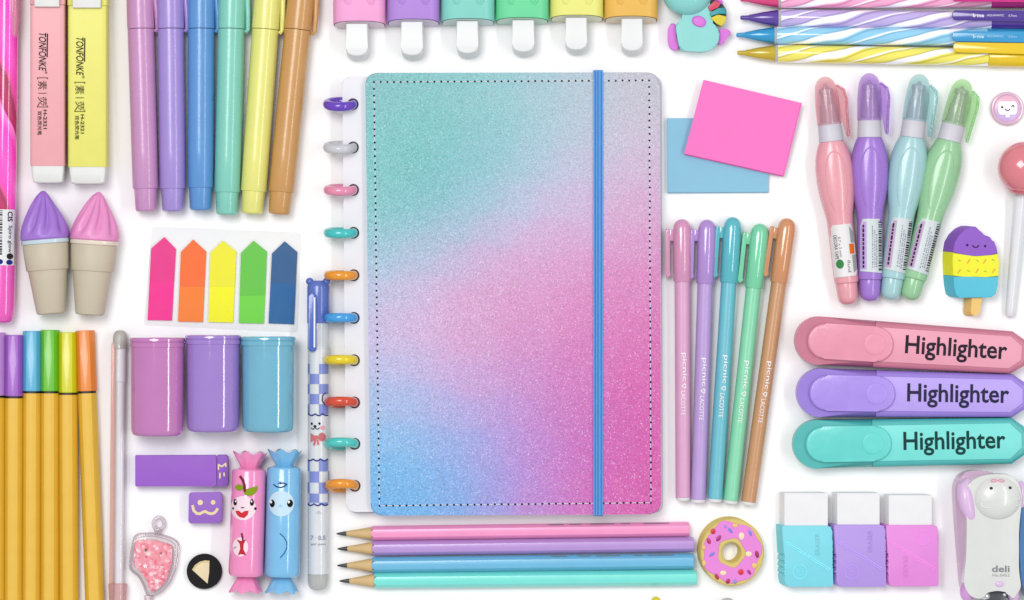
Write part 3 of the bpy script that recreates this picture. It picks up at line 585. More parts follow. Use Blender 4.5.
# ------------------------------------------------------------------ candy-shaped highlighters
def candies():
    for h, nm, ex, top, bot in (('FF96CC','pink','with an apple face print',(249.8,453),(245.6,591.5)),('80C6F4','blue','with a pale round face and big eyes',(284.5,451),(281.8,592))):
        t = along('candy_highlighter', f'{nm} wrapped-candy shaped highlighter {ex}', 'highlighter', bot, top, 15, 'pair of candy highlighters')
        Y = t.len; R = 17; mt = mat(h, .2, coat=.7, bump=.25, bscale=120); pk = nm == 'pink'
        m = MB(); m.loft([(15,9),(15.6,15.5),(17.5,17),(20,17.6),(60,17.4),(Y-19,16.9),(Y-17,16),(Y-15.5,12),(Y-15,9)], n=48, cz=R); m.done('barrel', mt, t)
        for y0, sg, ln in ((15.2, -1, 15), (Y-15.3, 1, 15)):
            m = MB(); n = 48; rings = []
            for k in range(7):
                f = k/6; r = 8.6+8.4*f**1.1; fl = .03+.05*f; ring = []
                for i in range(n):
                    a = 2*PI*i/n; g = 1+fl*math.cos(a*7+.5)
                    yy = y0+sg*(ln*f+(1.6*math.cos(a*7+.5) if k > 4 else 0)*f)
                    ring.append(m.bm.verts.new((r*g*math.cos(a), yy, R-2+r*.82*g*math.sin(a))))
                rings.append(ring)
            for a, b in zip(rings, rings[1:]):
                for i in range(n): m.bm.faces.new((a[i], a[(i+1) % n], b[(i+1) % n], b[i]))
            m.bm.faces.new(rings[0]); m.bm.faces.new(rings[-1])
            m.done('wrapper_twist', mt, t)
        f = cyl(17.5, R, e=.2); f2 = cyl(17.5, R, e=.4); f3 = cyl(17.5, R, e=.55)
        q = t.L
        if pk:
            fc = MB(); x, y = q(245.5, 507.5); fc.disc(x-1.2, y, 12.8, 12); fo = fc.drape(f).done('face_patch', mat('FFE3EE', .4), t, norm=False)
            m = MB(); m.disc(*q(236.2,501.8), 1.9, 3.3).disc(*q(253.2,501.8), 2.0, 3.4).disc(*q(234,508),1.1).disc(*q(256.5,508),1.2,1.5); m.stroke([q(242.5,507),q(245.5,507)], 1); m.drape(f2).done('eyes', INK('2A1418'), fo, norm=False)
            m = MB(); m.disc(*q(236.8,500.8), .8, 1).disc(*q(252.8,500.8), .8, 1); m.drape(f3).done('eye_glint', INK('FFFFFF'), fo, norm=False)
            m = MB(); m.flat([q(*p) for p in ((236.5,510.3),(240,510),(243,512.2),(246,510.2),(250,510),(249,514),(245.5,517.3),(241,516.5),(238,514))]); m.drape(f2).done('mouth', INK('D8303C'), fo, norm=False)
            m = MB(); m.stroke([q(*p) for p in ((241.3,476),(244,479.5),(245.8,485),(246,491))], 2.4); m.drape(f3).done('apple_stem', INK('7A2030'), t, norm=False)
            m = MB(); m.disc(*q(240.3,487), 4.2, 3.1); m.flat([q(*p) for p in ((246,489),(252,487.2),(259,485.5),(258,490.5),(254.5,494.5),(249,495.3),(245,493.5))]); m.drape(f2).done('leaf', INK('8AA21E'), t, norm=False)
            m = MB(); m.disc(*q(241.5,546), 8, 9.5); cp = m.drape(f).done('core_patch', mat('FFE3EE', .4), t, norm=False)
            m = MB(); m.flat([q(*p) for p in ((237.5,538.5),(242,540),(247.5,538.3),(245,543),(244.7,548),(247.5,554),(242,553),(239,554.5),(241.5,548),(241,543))]); m.drape(f2).done('apple_core', INK('C22A38'), cp, norm=False)
            m = MB(); m.stroke([q(243,532.5), q(244.3,539)], 1.7); m.stroke([q(234.5,547.5), q(237.5,546)], .6); m.drape(f3).done('core_stem', INK('7A2030'), cp, norm=False)
        else:
            m = MB(); m.disc(*q(282.3,503), 12.8, 12.8); fo = m.drape(f).done('face_patch', mat('CBE9FB', .4), t, norm=False)
            m = MB(); m.disc(*q(273.2,503), 2.7, 3.8).disc(*q(291,502.8), 2.9, 3.8); m.drape(f2).done('eyes', INK('141418'), fo, norm=False)
            m = MB(); m.disc(*q(272,501.5), 1.1, 1.4).disc(*q(289.8,501.3), 1.1, 1.4); m.drape(f3).done('eye_glint', INK('FFFFFF'), fo, norm=False)
            m = MB(); m.disc(*q(281.7,505.3), 1.8, 1.3); m.drape(f2).done('nose', INK('A6D6F2'), fo, norm=False)
            m = MB(); m.stroke([q(*p) for p in ((274.5,484),(277.5,486.2),(282,487),(286,485.5),(288,483.8),(284,482.4),(279.5,482.8))], 1.1); m.stroke([q(281,481),q(281.8,483.5)], .9); m.drape(f2).done('hat_print', INK('26366E'), t, norm=False)
            m = MB(); m.stroke([q(*p) for p in ((281,532.5),(285,536),(287.8,541),(288,547),(285.5,552),(281.5,556.5))], 1.0); m.drape(f2).done('curved_line_print', INK('2C6FA0'), t, norm=False)
candies()

# ------------------------------------------------------------------ bear pen
def bear_pen():
    t = along('bear_gel_pen', 'gel pen with blue bear cap and blue check print beside the notebook rings', 'pen', (318,590), (318.3,280), 10)
    Y = t.len; R = 10.6; B = '5A74C6'; q = t.L
    W = mat('E2E5EA', .25, coat=.4)
    m = MB(); m.loft([(16,10.3),(60,10.4),(Y-98,10.5),(Y-66,10.6)], cz=R, n=40); br = m.done('barrel', W, t)
    m = MB(); m.loft([(0,4),(1,7),(4,9.4),(9,10.3),(15.8,10.4)], cz=R, n=40); m.done('tip_cap', clear('C9CBC9', .7), t)
    m = MB(); m.loft([(Y-70,10.7),(Y-69,10.9),(Y-44,10.9),(Y-43,10.7)], cz=R, n=40); m.done('upper_sleeve', clear('E9EDF2', .55), t)
    m = MB(); m.loft([(Y-66,10.9),(Y-65.5,11.2),(Y-8,11.2),(Y-4,10),(Y-1.6,7)], cz=R, n=40)
    # the cap covers the left two thirds further down than the right
    cap = MB(); cap.loft([(Y-44,10.95),(Y-43.5,11.3),(Y-8,11.2),(Y-4,10.2),(Y-1.4,7.4)], cz=R, n=40); m.bm.free(); m = cap
    c = m.done('bear_cap', mat(B, .25, coat=.4), t)
    for x in (-8.4, 8.2):
        m = MB(); m.ball((x, Y-2.2, R+2), (3.9, 3.9, 4.5)); m.done('ear', mat('5570C4', .25, coat=.4), c)
    m = MB(); m.prism(rrect(-9.2, -1.2, Y-72, Y-14, 3), 2*R-1.5, 2*R+3, 1.5, 3); cl = m.done('clip', mat('4A68C2', .22, coat=.5), c)
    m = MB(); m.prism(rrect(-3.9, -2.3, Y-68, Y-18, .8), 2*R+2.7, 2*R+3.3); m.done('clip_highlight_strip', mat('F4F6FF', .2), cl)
    f = cyl(10.7, R, e=.25); f2 = cyl(10.7, R, e=.45); f3 = cyl(10.7, R, e=.6)
    m = MB(); s = 9.8
    for j, y in enumerate(range(364, 424, 10)):
        for i in range(-2, 2):
            if (i+j) % 2: continue
            x0 = max(-10.4, i*s+1.5); x1 = min(10.4, (i+1)*s+1.5)
            if x1 > x0 and y < 413: m.flat([(x0, q(0, y)[1]), (x1, q(0, y)[1]), (x1, q(0, y+10)[1]), (x0, q(0, y+10)[1])])
    for j, y in enumerate(range(460, 505, 11)):
        if y == 460: m.drape(f, 1.5).done('check_print', mat('8492D8', .3), br, norm=False); m = MB()
        for i in range(-2, 2):
            if (i+j) % 2: continue
            x0 = max(-10.4, i*s+1.5); x1 = min(10.4, (i+1)*s+1.5); a, b = q(0, y)[1], q(0, min(y+11, 502))[1]
            m.flat([(x0, a), (x1, a), (x1, b), (x0, b)])
    m.drape(f, 1.5).done('check_print', mat('8492D8', .3), br, norm=False)
    m = MB()
    for yy, ph in ((413.5, 0), (458.5, 2), (503, 1)):
        m.stroke([(-10+i*1.0, q(0, yy+1.9*abs(math.sin((i+ph)*.42)))[1]) for i in range(21)], 1.3)
    m.stroke([q(*p) for p in ((326,393),(323,396),(322.7,401),(325,404.5))], 1.0)
    m.drape(f2, 1.5).done('scallop_print', INK('333F8C'), br, norm=False)
    m = MB(); m.disc(*q(312.2,423.8), 1.1, 1.3).disc(*q(320,423.6), 1.1, 1.3).disc(*q(315.5,426.3), 1.6, 1.2)
    m.stroke([q(*p) for p in ((311.5,428),(313.5,429.5),(315.5,427.6),(317.5,429.4),(320,428))], .8); m.drape(f2).done('bear_face_print', INK('1A1A22'), br, norm=False)
    m = MB(); m.disc(*q(323.3,427.8), 2.4, 2.2).drape(f).done('cheek_print', INK('F2A6B4'), br, norm=False)
    m = MB(); m.flat([q(*p) for p in ((311,433),(315.5,436),(316,439.5),(311,442.5))]); m.disc(*q(322.5,437), 3.8, 4.2).disc(*q(316.8,437.5), 2, 2.2); m.flat([q(*p) for p in ((315,439.5),(313.4,445),(315.4,445.8),(317,440))]); m.flat([q(*p) for p in ((317.5,440),(317.8,445),(319.8,444.6),(319,439.5))]); m.drape(f2).done('bow_print', INK('D2767C'), br, norm=False)
    m = MB(); m.text('7 · 0.5', 318.5-318.1, q(0,537)[1], 15, 4.4, 0, 0, .01); m.text('gel pen', .6, q(0,543.5)[1], 15, 2.6, 0, 0, 0); m.text('~♡~', 1, q(0,512)[1], 6, 3, 0, 0, 0); m.drape(f2).done('small_print', INK('8E93B0'), br, norm=False)
bear_pen()

# ------------------------------------------------------------------ pencils
def pencils():
    data = [('FF9ED0','pink','top of the four',(689.2,529),(337,533.7),7.0),('BE98DC','lilac','between the pink and blue ones',(693.7,544.3),(338,548.8),7.2),('70BFE6','sky blue','between the lilac and mint ones',(693.7,561.2),(337.8,565.5),7.6),('7CEBE0','mint turquoise','bottom of the four',(696.6,577.6),(340,581),7.6)]
    for h, nm, w, b, tp, r in data:
        t = along('wooden_pencil', f'{nm} sharpened wooden pencil, {w} below the notebook', 'pencil', b, tp, 7, 'four pastel pencils')
        Y = t.len; R = r*.98; a = r*1.08
        m = MB(); n = 36
        def hexr(an): 
            k = (an % (PI/3))-PI/6; return a*hexa(an, .45)
        rings = []
        for y, sc_ in ((0,.93),(.9,1),(Y-40,1),(Y-36,1)):
            ring = []
            for i in range(n):
                an = 2*PI*i/n; rr = hexr(an)*sc_
                yy = y
                if y > Y-37: yy = Y-36+3.2*(1-(hexr(an)/a))*12-2.2
                ring.append(m.bm.verts.new((rr*math.cos(an), yy, R+rr*math.sin(an))))
            rings.append(ring)
        for p, q_ in zip(rings, rings[1:]):
            for i in range(n): m.bm.faces.new((p[i], p[(i+1) % n], q_[(i+1) % n], q_[i]))
        m.bm.faces.new(rings[0]); m.bm.faces.new(rings[-1])
        m.done('painted_shaft', mat(h, .3, coat=.4, bump=.06, bscale=300), t, 25)
        m = MB(); m.loft([(Y-39,r*.895),(Y-33.5,r*.86),(Y-10,2.5)], n=28, cz=R); m.done('sharpened_wood', mat('DDBB84', .6, bump=.5, mott=.09), t)
        if h[:2] in ('FF', '70'):
            random.seed(ord(h[0])); m = MB(); y = 20
            for ln_ in (26, 9, 24, 12, 16): m.flat([(r*.98, y), (r*.88, y), (r*.88, y+ln_), (r*.98, y+ln_)]); y += ln_+random.uniform(4, 14)
            m.drape(lambda x_, y_: R+r*.98*math.sqrt(max(0, 1-(x_/(r*1.04))**2))+.5, 1).done('foil_stamp', INK('8E8F9C'), t, norm=False)
        m = MB(); m.loft([(Y-10.2,2.55),(Y-5,1.7),(Y-.8,.8),(Y,.3)], n=16, cz=R); m.done('graphite_tip', mat('2B2B2E', .3, spec=.7), t)
pencils()

# ------------------------------------------------------------------ donut
def donut():
    t = Thing('donut_eraser', 'pink iced donut eraser with coloured sprinkles right of the pencils', 'eraser', 731, 552, 0, 12)
    def ring(mb, orr, irr, z0, z1, cx, cy, lean, bev=.8, wob=0, n=72, icx=0, icy=0):
        o_, i_ = [], []
        for z, s in ((z0, 0), (z1-bev, 1), (z1, 2)):
            for lst, rr, sg, ccx, ccy in ((o_, orr, -1, cx, cy), (i_, irr, 1, cx+icx, cy+icy)):
                row = []
                for k in range(n):
                    a = 2*PI*k/n; r = (rr(a) if callable(rr) else rr)+(sg*bev if s == 2 else 0)
                    lx, ly = (lean if s == 0 else (0, 0)); row.append(mb.bm.verts.new((ccx+r*math.cos(a)*.965+lx, ccy+r*math.sin(a)*1.02+ly, z)))
                lst.append(row)
        for rows in (o_, i_):
            for A, B in zip(rows, rows[1:]):
                for k in range(n): mb.bm.faces.new((A[k], A[(k+1) % n], B[(k+1) % n], B[k]))
        for k in range(n):
            j = (k+1) % n; mb.bm.faces.new((o_[2][k], o_[2][j], i_[2][j], i_[2][k])); mb.bm.faces.new((o_[0][k], o_[0][j], i_[0][j], i_[0][k]))
    m = MB(); cx, cy = t.L(732, 552.2); ring(m, 33, 9.8, 0, 13, cx, cy, (-2.8, 1.6), 1, icx=-.7, icy=-.2); m.done('dough', mat('DDC66E', .55, bump=.25), t)
    m = MB(); ring(m, lambda a: 29.8+1.3*math.sin(a*7+1)+1.0*math.sin(a*4), lambda a: 14+.8*math.sin(a*5+2), 12.6, 13.8, cx, cy, (0, 0), .5, icx=-.7, icy=-.4); m.done('icing', mat('EC86DC', .5, bump=.1), t)
    for x, y, rx, ry, ro, c in ((713.2,531.3,2.5,2.8,0,'D42038'),(708.8,541,2,3.2,20,'C0206A'),(718.6,538.2,2,3.6,-35,'B01E7A'),(730.3,530.5,1.3,3.4,40,'7488E2'),(725.3,526.5,1.2,2,20,'9A94E4'),(750,533,1.2,3.2,25,'7488E2'),(741.3,536,2.8,3.8,0,'FBE3BE'),(748.5,553.8,3.3,2.8,0,'FBE3BE'),(756.8,554.2,1.9,3.8,10,'A21458'),(712,554.3,1.3,3.4,-55,'6C84E6'),(740.8,571.8,2.9,3,0,'E01440'),(749,572,1.4,2.9,35,'B02080'),(723,572.7,3.2,2.5,0,'FBE3BE'),(716.8,576.5,1.7,3.2,25,'B81A44'),(727.9,581,2,2.7,-25,'B0145C'),(735,581.5,1.5,2.3,0,'7C98DC'),(754.3,565.5,2.8,2.8,0,'F2C27C'),(735,525.5,2.8,2.2,0,'F0C084'),(703.5,547.5,2,2.6,0,'F0C084'),(704,563,2,3,0,'F0C27C')):
        m = MB(); X, Y = t.L(x, y); m.turn([(13.6,1),(14.4,.95),(14.8,.6)], 0, 0, 20); m.move(Matrix.Translation((X, Y, 0)) @ Matrix.Rotation(math.radians(ro), 4, 'Z') @ Matrix.Diagonal((rx, ry, 1, 1))); m.done('sprinkle', mat(c, .4), t)
donut()

def bottom_bits():
    t = Thing('yellow_bead', 'small shiny yellow bead at the bottom edge of the photo', 'bead', 656, 601, 0, 5, solo=True)
    m = MB(); m.ball((0, 0, 4.4), 4.6); m.done(None, mat('F0D418', .12, coat=.6), t)
    t = Thing('clear_dome', 'clear grey round topped plastic piece cut off by the bottom edge', 'plastic piece', 727, 612, 0, 5, solo=True)
    m = MB(); m.loft([(-30,12),(0,12.4),(6,11.6),(11,8.6),(14,4.5),(15,1)], cz=12.4); m.done(None, clear('C9C9CC', .4), t)
bottom_bits()

# ------------------------------------------------------------------ sticky notes
def notes():
    t = Thing('sticky_note_pad', 'light blue sticky note pad lying under the pink pad', 'sticky notes', 717, 156, 0, 3, solo=True)
    m = MB(); m.prism(t.P([(666.8,118.3),(768.5,117.8),(768.4,192),(667.4,192.6)]), .2, 5, .25, 1, lean=(.2, -.7)); m.done(None, mat('8FC6E0', .8, bump=.4, bscale=60), t)
    t = Thing('sticky_note_pad', 'tilted bright pink sticky note pad on top of the blue pad', 'sticky notes', 743, 128, 0, 9, solo=True, z=5.05)
    m = MB()
    for k in range(8):
        j = k*.02*((-1)**k); z0 = k*.75
        m.prism([(x+j*4, y-(7-k)*.16) for x, y in t.P([(704,80),(801.3,103),(783.3,175.6),(684.8,153.6)])], z0, z0+.73, .12, 1)
    m.done(None, mat('FB79C8', .75, bump=.5, bscale=45), t)
notes()

# ------------------------------------------------------------------ popsicle highlighters, top
def popsicles():
    data = [('FBAADC','pink',333,386,22.5,29,346,368,56),('B88AE2','purple',387,440,20.5,27.5,401,423,55.5),('86D9CC','turquoise',441,495,20,26.5,456.5,478.3,53.5),('6EE0A2','green',495.6,549,19,25.5,512,534.3,52),('F2F182','yellow',550,603.6,16.5,22.8,565.2,587,50),('F2BD52','orange',604,658,17.5,24.5,621,642.6,51)]
    wh = mat('EDEFEF', .35, bump=.04)
    for i, (h, nm, x0, x1, yf, yb, s0, s1, se) in enumerate(data):
        t = Thing('popsicle_highlighter', f'{nm} popsicle shaped highlighter with a white stick at the top edge', 'highlighter', (x0+x1)/2, yb, 0, 16, 'row of six popsicle highlighters')
        hw = (x1-x0)/2-.3; R = 14; Y = lambda y: yb-y
        mt = mat(h, .45, bump=.1, coat=.1)
        m = MB(); n = 64; rings = []
        for k, (y, a) in enumerate(((yf, .975), (yf-1, 1), (-40, 1), (-85, 1), (-98, .8), (-104, .4))):
            ring = []
            for j in range(n):
                an = 2*PI*j/n; c_, s_ = math.cos(an), math.sin(an)
                x = hw*a*math.copysign(abs(c_)**(2/3.6), c_); z = R*a*math.copysign(abs(s_)**(2/2.6), s_)
                yy = Y(y)
                if k < 2: yy += -(R-z)/(2*R)*(yb-yf-1)-2.0*(x/hw)**2*0+1.0*(1-(x/hw)**2)
                ring.append(m.bm.verts.new((x, yy, R+z)))
            rings.append(ring)
        for p, q in zip(rings, rings[1:]):
            for j in range(n): m.bm.faces.new((p[j], p[(j+1) % n], q[(j+1) % n], q[j]))
        m.bm.faces.new(rings[-1]); body = m.done('ice_body', mt, t)
        m = MB(); ring = []
        for j in range(n):
            an = 2*PI*j/n; c_, s_ = math.cos(an), math.sin(an)
            x = hw*.95*math.copysign(abs(c_)**(2/3.6), c_); z = R*.94*math.copysign(abs(s_)**(2/2.6), s_)
            ring.append(m.bm.verts.new((x, Y(yf)-(R-z)/(2*R)*(yb-yf-1)+1.0*(1-(x/hw)**2)-.35, R+z)))
        m.bm.faces.new(ring); mix = ''.join('%02X' % int(int(h[q:q+2], 16)*.3+0xE6*.7) for q in (0, 2, 4)); m.done('end_plate', mat(mix, .35, k=.85), t)
        c = t.L(0, 0)[0]; a, b = t.L(s0, 0)[0], t.L(s1, 0)[0]
        m = MB(); r = 8
        pts = [(a, Y(yf+1)), (a, Y(se-r))]+[((a+b)/2-(b-a)/2*math.cos(PI*k/10), Y(se-r)-r*math.sin(PI*k/10)**.8) for k in range(1, 10)]+[(b, Y(se-r)), (b, Y(yf+1))]
        m.prism(pts, 7, 22.5, 1.2, 3, lean=(.5, -4.2)); m.done('stick', wh, t)
        for dx in (-14, 8.5):       # ends of the raised smile
            m = MB(); q = dx; m.tube([(q-1, Y(-9), 2*R-.5), (q, Y(0), 2*R-.3), (q+1.5, Y(3.8), 2*R-.3), (q+4.2, Y(4.6), 2*R-.3), (q+6, Y(1), 2*R-.3), (q+6.5, Y(-9), 2*R-.5)], 1.2, 8); m.done('smile_relief', mt, body)
popsicles()

# ------------------------------------------------------------------ unicorn
def unicorn():
    t = Thing('unicorn_figure', 'small mint unicorn figure with pink hooves and rainbow mane, cut off by the top edge', 'figurine', 693, 30, 0, 13)
    M = mat('8EDAD6', .4, bump=.1, coat=.2); K = mat('DF74DE', .45, bump=.15)
    m = MB(); x, y = t.L(687, -5.5); m.ball((x, y, 17), (24.5, 21.5, 16.5), 40, 24); m.done('head', M, t)
    m = MB(); pts = [(683,-6),(700,-8),(709,2),(712,12),(709,21),(719,29),(718.5,40),(716,47),(707,51.5),(698,52),(680,50.5),(677.5,42),(675.8,30),(676,24),(680.5,22),(682.5,15)]
    m.prism(rpoly(t.P(pts), 5, 4), 0, 20, 8, 8); m.done('body', M, t)
    m = MB(); m.prism(rpoly(t.P([(671,23.5),(675.5,23.5),(676,37),(679,49.5),(674,50.3),(669.5,47),(668,40),(668.3,28)]), 2.5), 1, 15.5, 2.6, 4); m.done('hoof', K, t)
    m = MB(); x, y = t.L(698.7, 22); m.turn([(15,1),(20.6,.97),(21.8,.8),(22.2,.4)]); m.move(Matrix.Translation((x, y, 0)) @ Matrix.Rotation(-.35, 4, 'Z') @ Matrix.Diagonal((7.6, 5.6, 1, 1))); m.done('front_hoof', K, t)
    m = MB(); m.prism(rpoly(t.P([(718.5,30),(722,28.8),(727,28.6),(730.3,31),(730.6,34.5),(727.5,37.5),(724.8,39),(724.2,43),(721.5,44.8),(717,43.8)]), 2), 2, 13, 1.4, 3); m.done('tail', K, t)
    for c, nm, pts in (('D8405E','red',[(707.3,7.2),(714.8,1.2),(720.5,3.8),(718.3,8),(709.2,12.2)]),('1F9AA2','teal',[(709.2,13),(718.6,8.6),(724.2,8.6),(726,14.8),(717.5,14.4),(710.2,17.4)]),('E2CE28','yellow',[(710,18.4),(717.5,15.2),(725.6,17),(724.8,22.5),(721,26.8),(716,24.2)])):
        m = MB(); m.prism(rpoly(t.P(pts), 1.2, 3), 6, 22, 1.4, 3); m.done('mane_lock', mat(c, .4), t, label=nm+' mane lock')
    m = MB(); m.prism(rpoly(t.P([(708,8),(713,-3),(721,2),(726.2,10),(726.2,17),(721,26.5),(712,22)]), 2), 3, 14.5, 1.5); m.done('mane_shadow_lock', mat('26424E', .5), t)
    m = MB(); m.tube([(*t.L(711,-3), 16), (*t.L(718,-.5), 17), (*t.L(722,3.5), 16)], [3, 2.6, 1.6], 12); m.done('ear', K, t)
unicorn()

# ------------------------------------------------------------------ capped pens, right of the notebook
def picnic_pens():
    data = [('E0A6CC','DB97BE','rose pink',(682,219.5),(683,501),282,'leftmost'),('BD9EDA','B58FD8','lilac',(707.3,220),(698,503),284,'second'),('6BC1D2','57BCCA','aqua blue',(733,217.5),(714.7,502.3),283,'middle'),('88DCB2','7AD8AB','mint green',(760.5,224),(730.3,504),288.5,'fourth'),('CC966A','D89464','copper brown',(787.8,218.7),(748,505.3),283,'rightmost')]
    for h, hc, nm, tp, b, yc, w in data:
        t = along('capped_pen', f'{nm} slim capped pen with small white lettering', 'pen', b, tp, 9, 'fan of five slim capped pens')
        Y = t.len; s = (b[1]-yc)/(b[1]-tp[1])*Y; R = 9.4
        m = MB(); m.loft([(0,3),(.6,6),(2.5,7.1),(4,7.3)], cz=R); m.done('end_plug', mat('F4F2F4', .3), t)
        m = MB(); m.loft([(3.2,7.1),(3.6,7.5),(120,7.7),(s+1,7.8)], cz=R); br = m.done('barrel', mat(h, .35, coat=.3, bump=.08, bscale=400), t)
        mc = mat(hc, .14, coat=.9)
        m = MB(); m.loft([(s-.2,8.6),(s+.6,9.2),(s+30,9.35),(Y-12,9.4),(Y-6,8.4),(Y-2.6,6.4),(Y-.8,3.8),(Y,1)], cz=R, n=40); cap = m.done('cap', mc, t)
        m = MB(); m.prism(rrect(-16.6, -12.4, s+4, Y-10, 1.8), R-2.5, R+3.2, 1.2, 3); m.box(-13, -8, Y-22, Y-11, R-2, R+2.5, .8); m.ball((-12.6, s+7, R+.5), (1.6, 2.4, 2)); m.done('clip', mc, cap)
        f = cyl(7.7, R, e=.3)
        m = MB(); k = {'leftmost': 383, 'second': 388, 'middle': 385, 'fourth': 390, 'rightmost': 390}[w]; yy = b[1]-k
        x = 1.2
        m.text('picnic', x, yy+16, 28, 5.8, -90, 0, .004); m.text('LACOTTE', x-1, yy-20, 24, 4.2, -90, 0, .0)
        m.stroke([(x-2.2, yy-3), (x+.4, yy-.8), (x+1.8, yy-1.6), (x+1.4, yy-3), (x+1.8, yy-4.4), (x+.4, yy-5.2), (x-2.2, yy-3)], .8)
        m.drape(f, 1.5).done('lettering', INK('FBF7FB'), br, norm=False)
picnic_pens()

# ------------------------------------------------------------------ correction pens
def correction():
    data = [('EFA6B1','E5AEB6','pink',(824.5,77.5),(849,304.5)),('A67AD8','BE98DC','purple',(869.3,74),(870.3,301.3)),('ABD5D9','B4D8DA','pale aqua',(920.5,75),(890,300)),('9CD0A0','B2DCA6','pale green',(964.5,80),(909.3,300))]
    for i, (h, hc, nm, tp, b) in enumerate(data):
        t = along('correction_pen', f'{nm} squeeze correction pen with bulb body and clear cap', 'correction pen', b, tp, 15, 'fan of four correction pens')
        Y = t.len; R = 17; mt = mat(h, .27, coat=.35, bump=.2, bscale=120)
        m = MB(); m.loft([(0,3),(1,6.2),(3.5,9),(7,10.3),(21,11),(22,10.8)], cz=12.5, n=36); m.done('end_cap', mt, t)
        m = MB(); m.loft([(21.5,10.6),(22,11.8),(24,12.3),(50,12.6),(82,13,13),(90,13.8,13.4),(100,15.8,14),(112,17.9,14.8),(124,18.8,15),(136,18.9,15),(147,17.8,14.6),(156,15.4,13.6),(161,13.4,12.8),(163,12.3,12.3)], cz=14, n=48)
        br = m.done('squeeze_body', mt, t)
        m = MB()       # raised oval grip outline on the bulb
        for sg in (0,):
            P = []
            for k in range(33):
                a = 2*PI*k/32; x = 9.5*math.sin(a); y = 128+25*math.cos(a)*(1 if math.cos(a) > 0 else 1.5)
                P.append((x, y, 14+15*math.sqrt(max(0, 1-(x/18.8)**2))*(1-abs(y-128)**2/9000)-.2))
            m.tube(P, .8, 6)
        m.done('grip_ridge', mt, br)
        m = MB(); m.loft([(163,11.6),(163.4,12.2),(181,11.6),(182,11)], cz=14, n=40); m.done('collar', mat('D3D0DA', .45), t)
        m = MB(); m.loft([(182,9.2),(190,8.4),(200,8),(201,7),(210,5.6),(212,7),(216,7),(217,3),(Y-9,2),(Y-7,1.2)], cz=14, n=30); m.done('nozzle', clear('D2CAD6', .65, .12), t)
        m = MB(); m.loft([(180,11.9),(181,12.3),(200,12.2),(Y-16,11.4),(Y-9,10.4),(Y-4,8),(Y-1,4.6),(Y,1.5)], cz=14, n=40); cap = m.done('cap', clear(hc, .09, .06), t)
        m = MB(); m.prism(rpoly([(15.4,167),(18.8,167),(20.2,Y-24),(18.6,Y-14),(10.5,Y-9),(11.5,Y-30),(11.9,190)], 1.5, 3), 13, 15.5, .5); m.tube([(17.6,166,14.2),(19.4,Y-24,14.2),(17.8,Y-15,14.2),(11,Y-9.5,14.2)], 1.5, 10); m.done('clip', clear(hc, .16, .08), cap)
        f = cyl(12.75, 14, e=.35); f2 = cyl(12.75, 14, e=.55); f3 = cyl(12.75, 14, e=.7)
        random.seed(20+i)
        if i == 0:
            m = MB(); m.flat([(-12, 28), (9.5, 28), (11.5, 33), (11.5, 72), (9.5, 80), (-12, 80)]).drape(f, 1.5); lb = m.done('label', mat('EDE9EA', .4), t, norm=False)
            m = MB(); m.text('DECORA TAPE', -7.5, 58, 24, 3.2, -90, 0, .01); m.text('0.7 x 2 mm', -3.6, 58, 20, 2.6, -90, 0); m.text('fluid', 3.4, 38, 12, 3, -90, 0); m.drape(f2).done('label_lettering', INK('57525A'), lb, norm=False)
            m = MB(); m.disc(-5.5, 41, 3.8, 4.6).drape(f2).done('green_mark', INK('3F8A4A'), lb, norm=False)
            m = MB(); m.flat([(5.5, 50), (10.5, 50), (10.5, 60), (5.5, 60)]).drape(f2).done('orange_mark', INK('E8701E'), lb, norm=False)
            m = MB(); m.flat([(7.5, 31), (11.3, 34), (11.3, 49), (7.5, 49)]).flat([(7.5, 61), (11.3, 61), (11.3, 72), (7.5, 78)]).drape(f2, 1).done('grey_panel', INK('98A5A0'), lb, norm=False)
        else:
            m = MB(); m.flat([(-10.5, 30), (11.6, 28), (11.6, 82), (-8, 82), (-10.5, 74)]).drape(f, 1.5); lb = m.done('label', mat('D5DDE0', .4), t, norm=False)
            m = MB(); m.flat([(-10.2, 32), (-4.6, 32), (-4.6, 79), (-7.5, 79), (-10.2, 73)]).drape(f2, 1.2); m.done('mauve_panel', mat('C9A8CF' if i > 1 else 'C6A6E2', .4), lb, norm=False)
            m = MB(); y = 76
            while y > 34:
                w = random.uniform(2.2, 4.5); m.flat([(-8.4, y-w), (-6.7, y-w), (-6.7, y), (-8.4, y)]); y -= w+1
            m.drape(f3).done('vertical_print', INK('2E2A38'), lb, norm=False)
            m = MB(); y = 80
            while y > 32:
                w = random.choice((.6, 1, 1.5)); m.flat([(7.6, y-w), (11.2, y-w), (11.2, y), (7.6, y)]); y -= w+random.choice((.6, .9, 1.3))
            m.drape(f2, 1).done('barcode', INK('1F1D26'), lb, norm=False)
            m = MB()
            for x in (1.5, 3.6, 5.6):
                y = 78-x*2
                while y > 34:
                    w = random.uniform(.8, 2.2); m.flat([(x-.5, y-w), (x+.5, y-w), (x+.5, y), (x-.5, y)]); y -= w+random.uniform(.5, 1.6)
            m.drape(f2).done('fine_print', INK('8A92A0'), lb, norm=False)
correction()

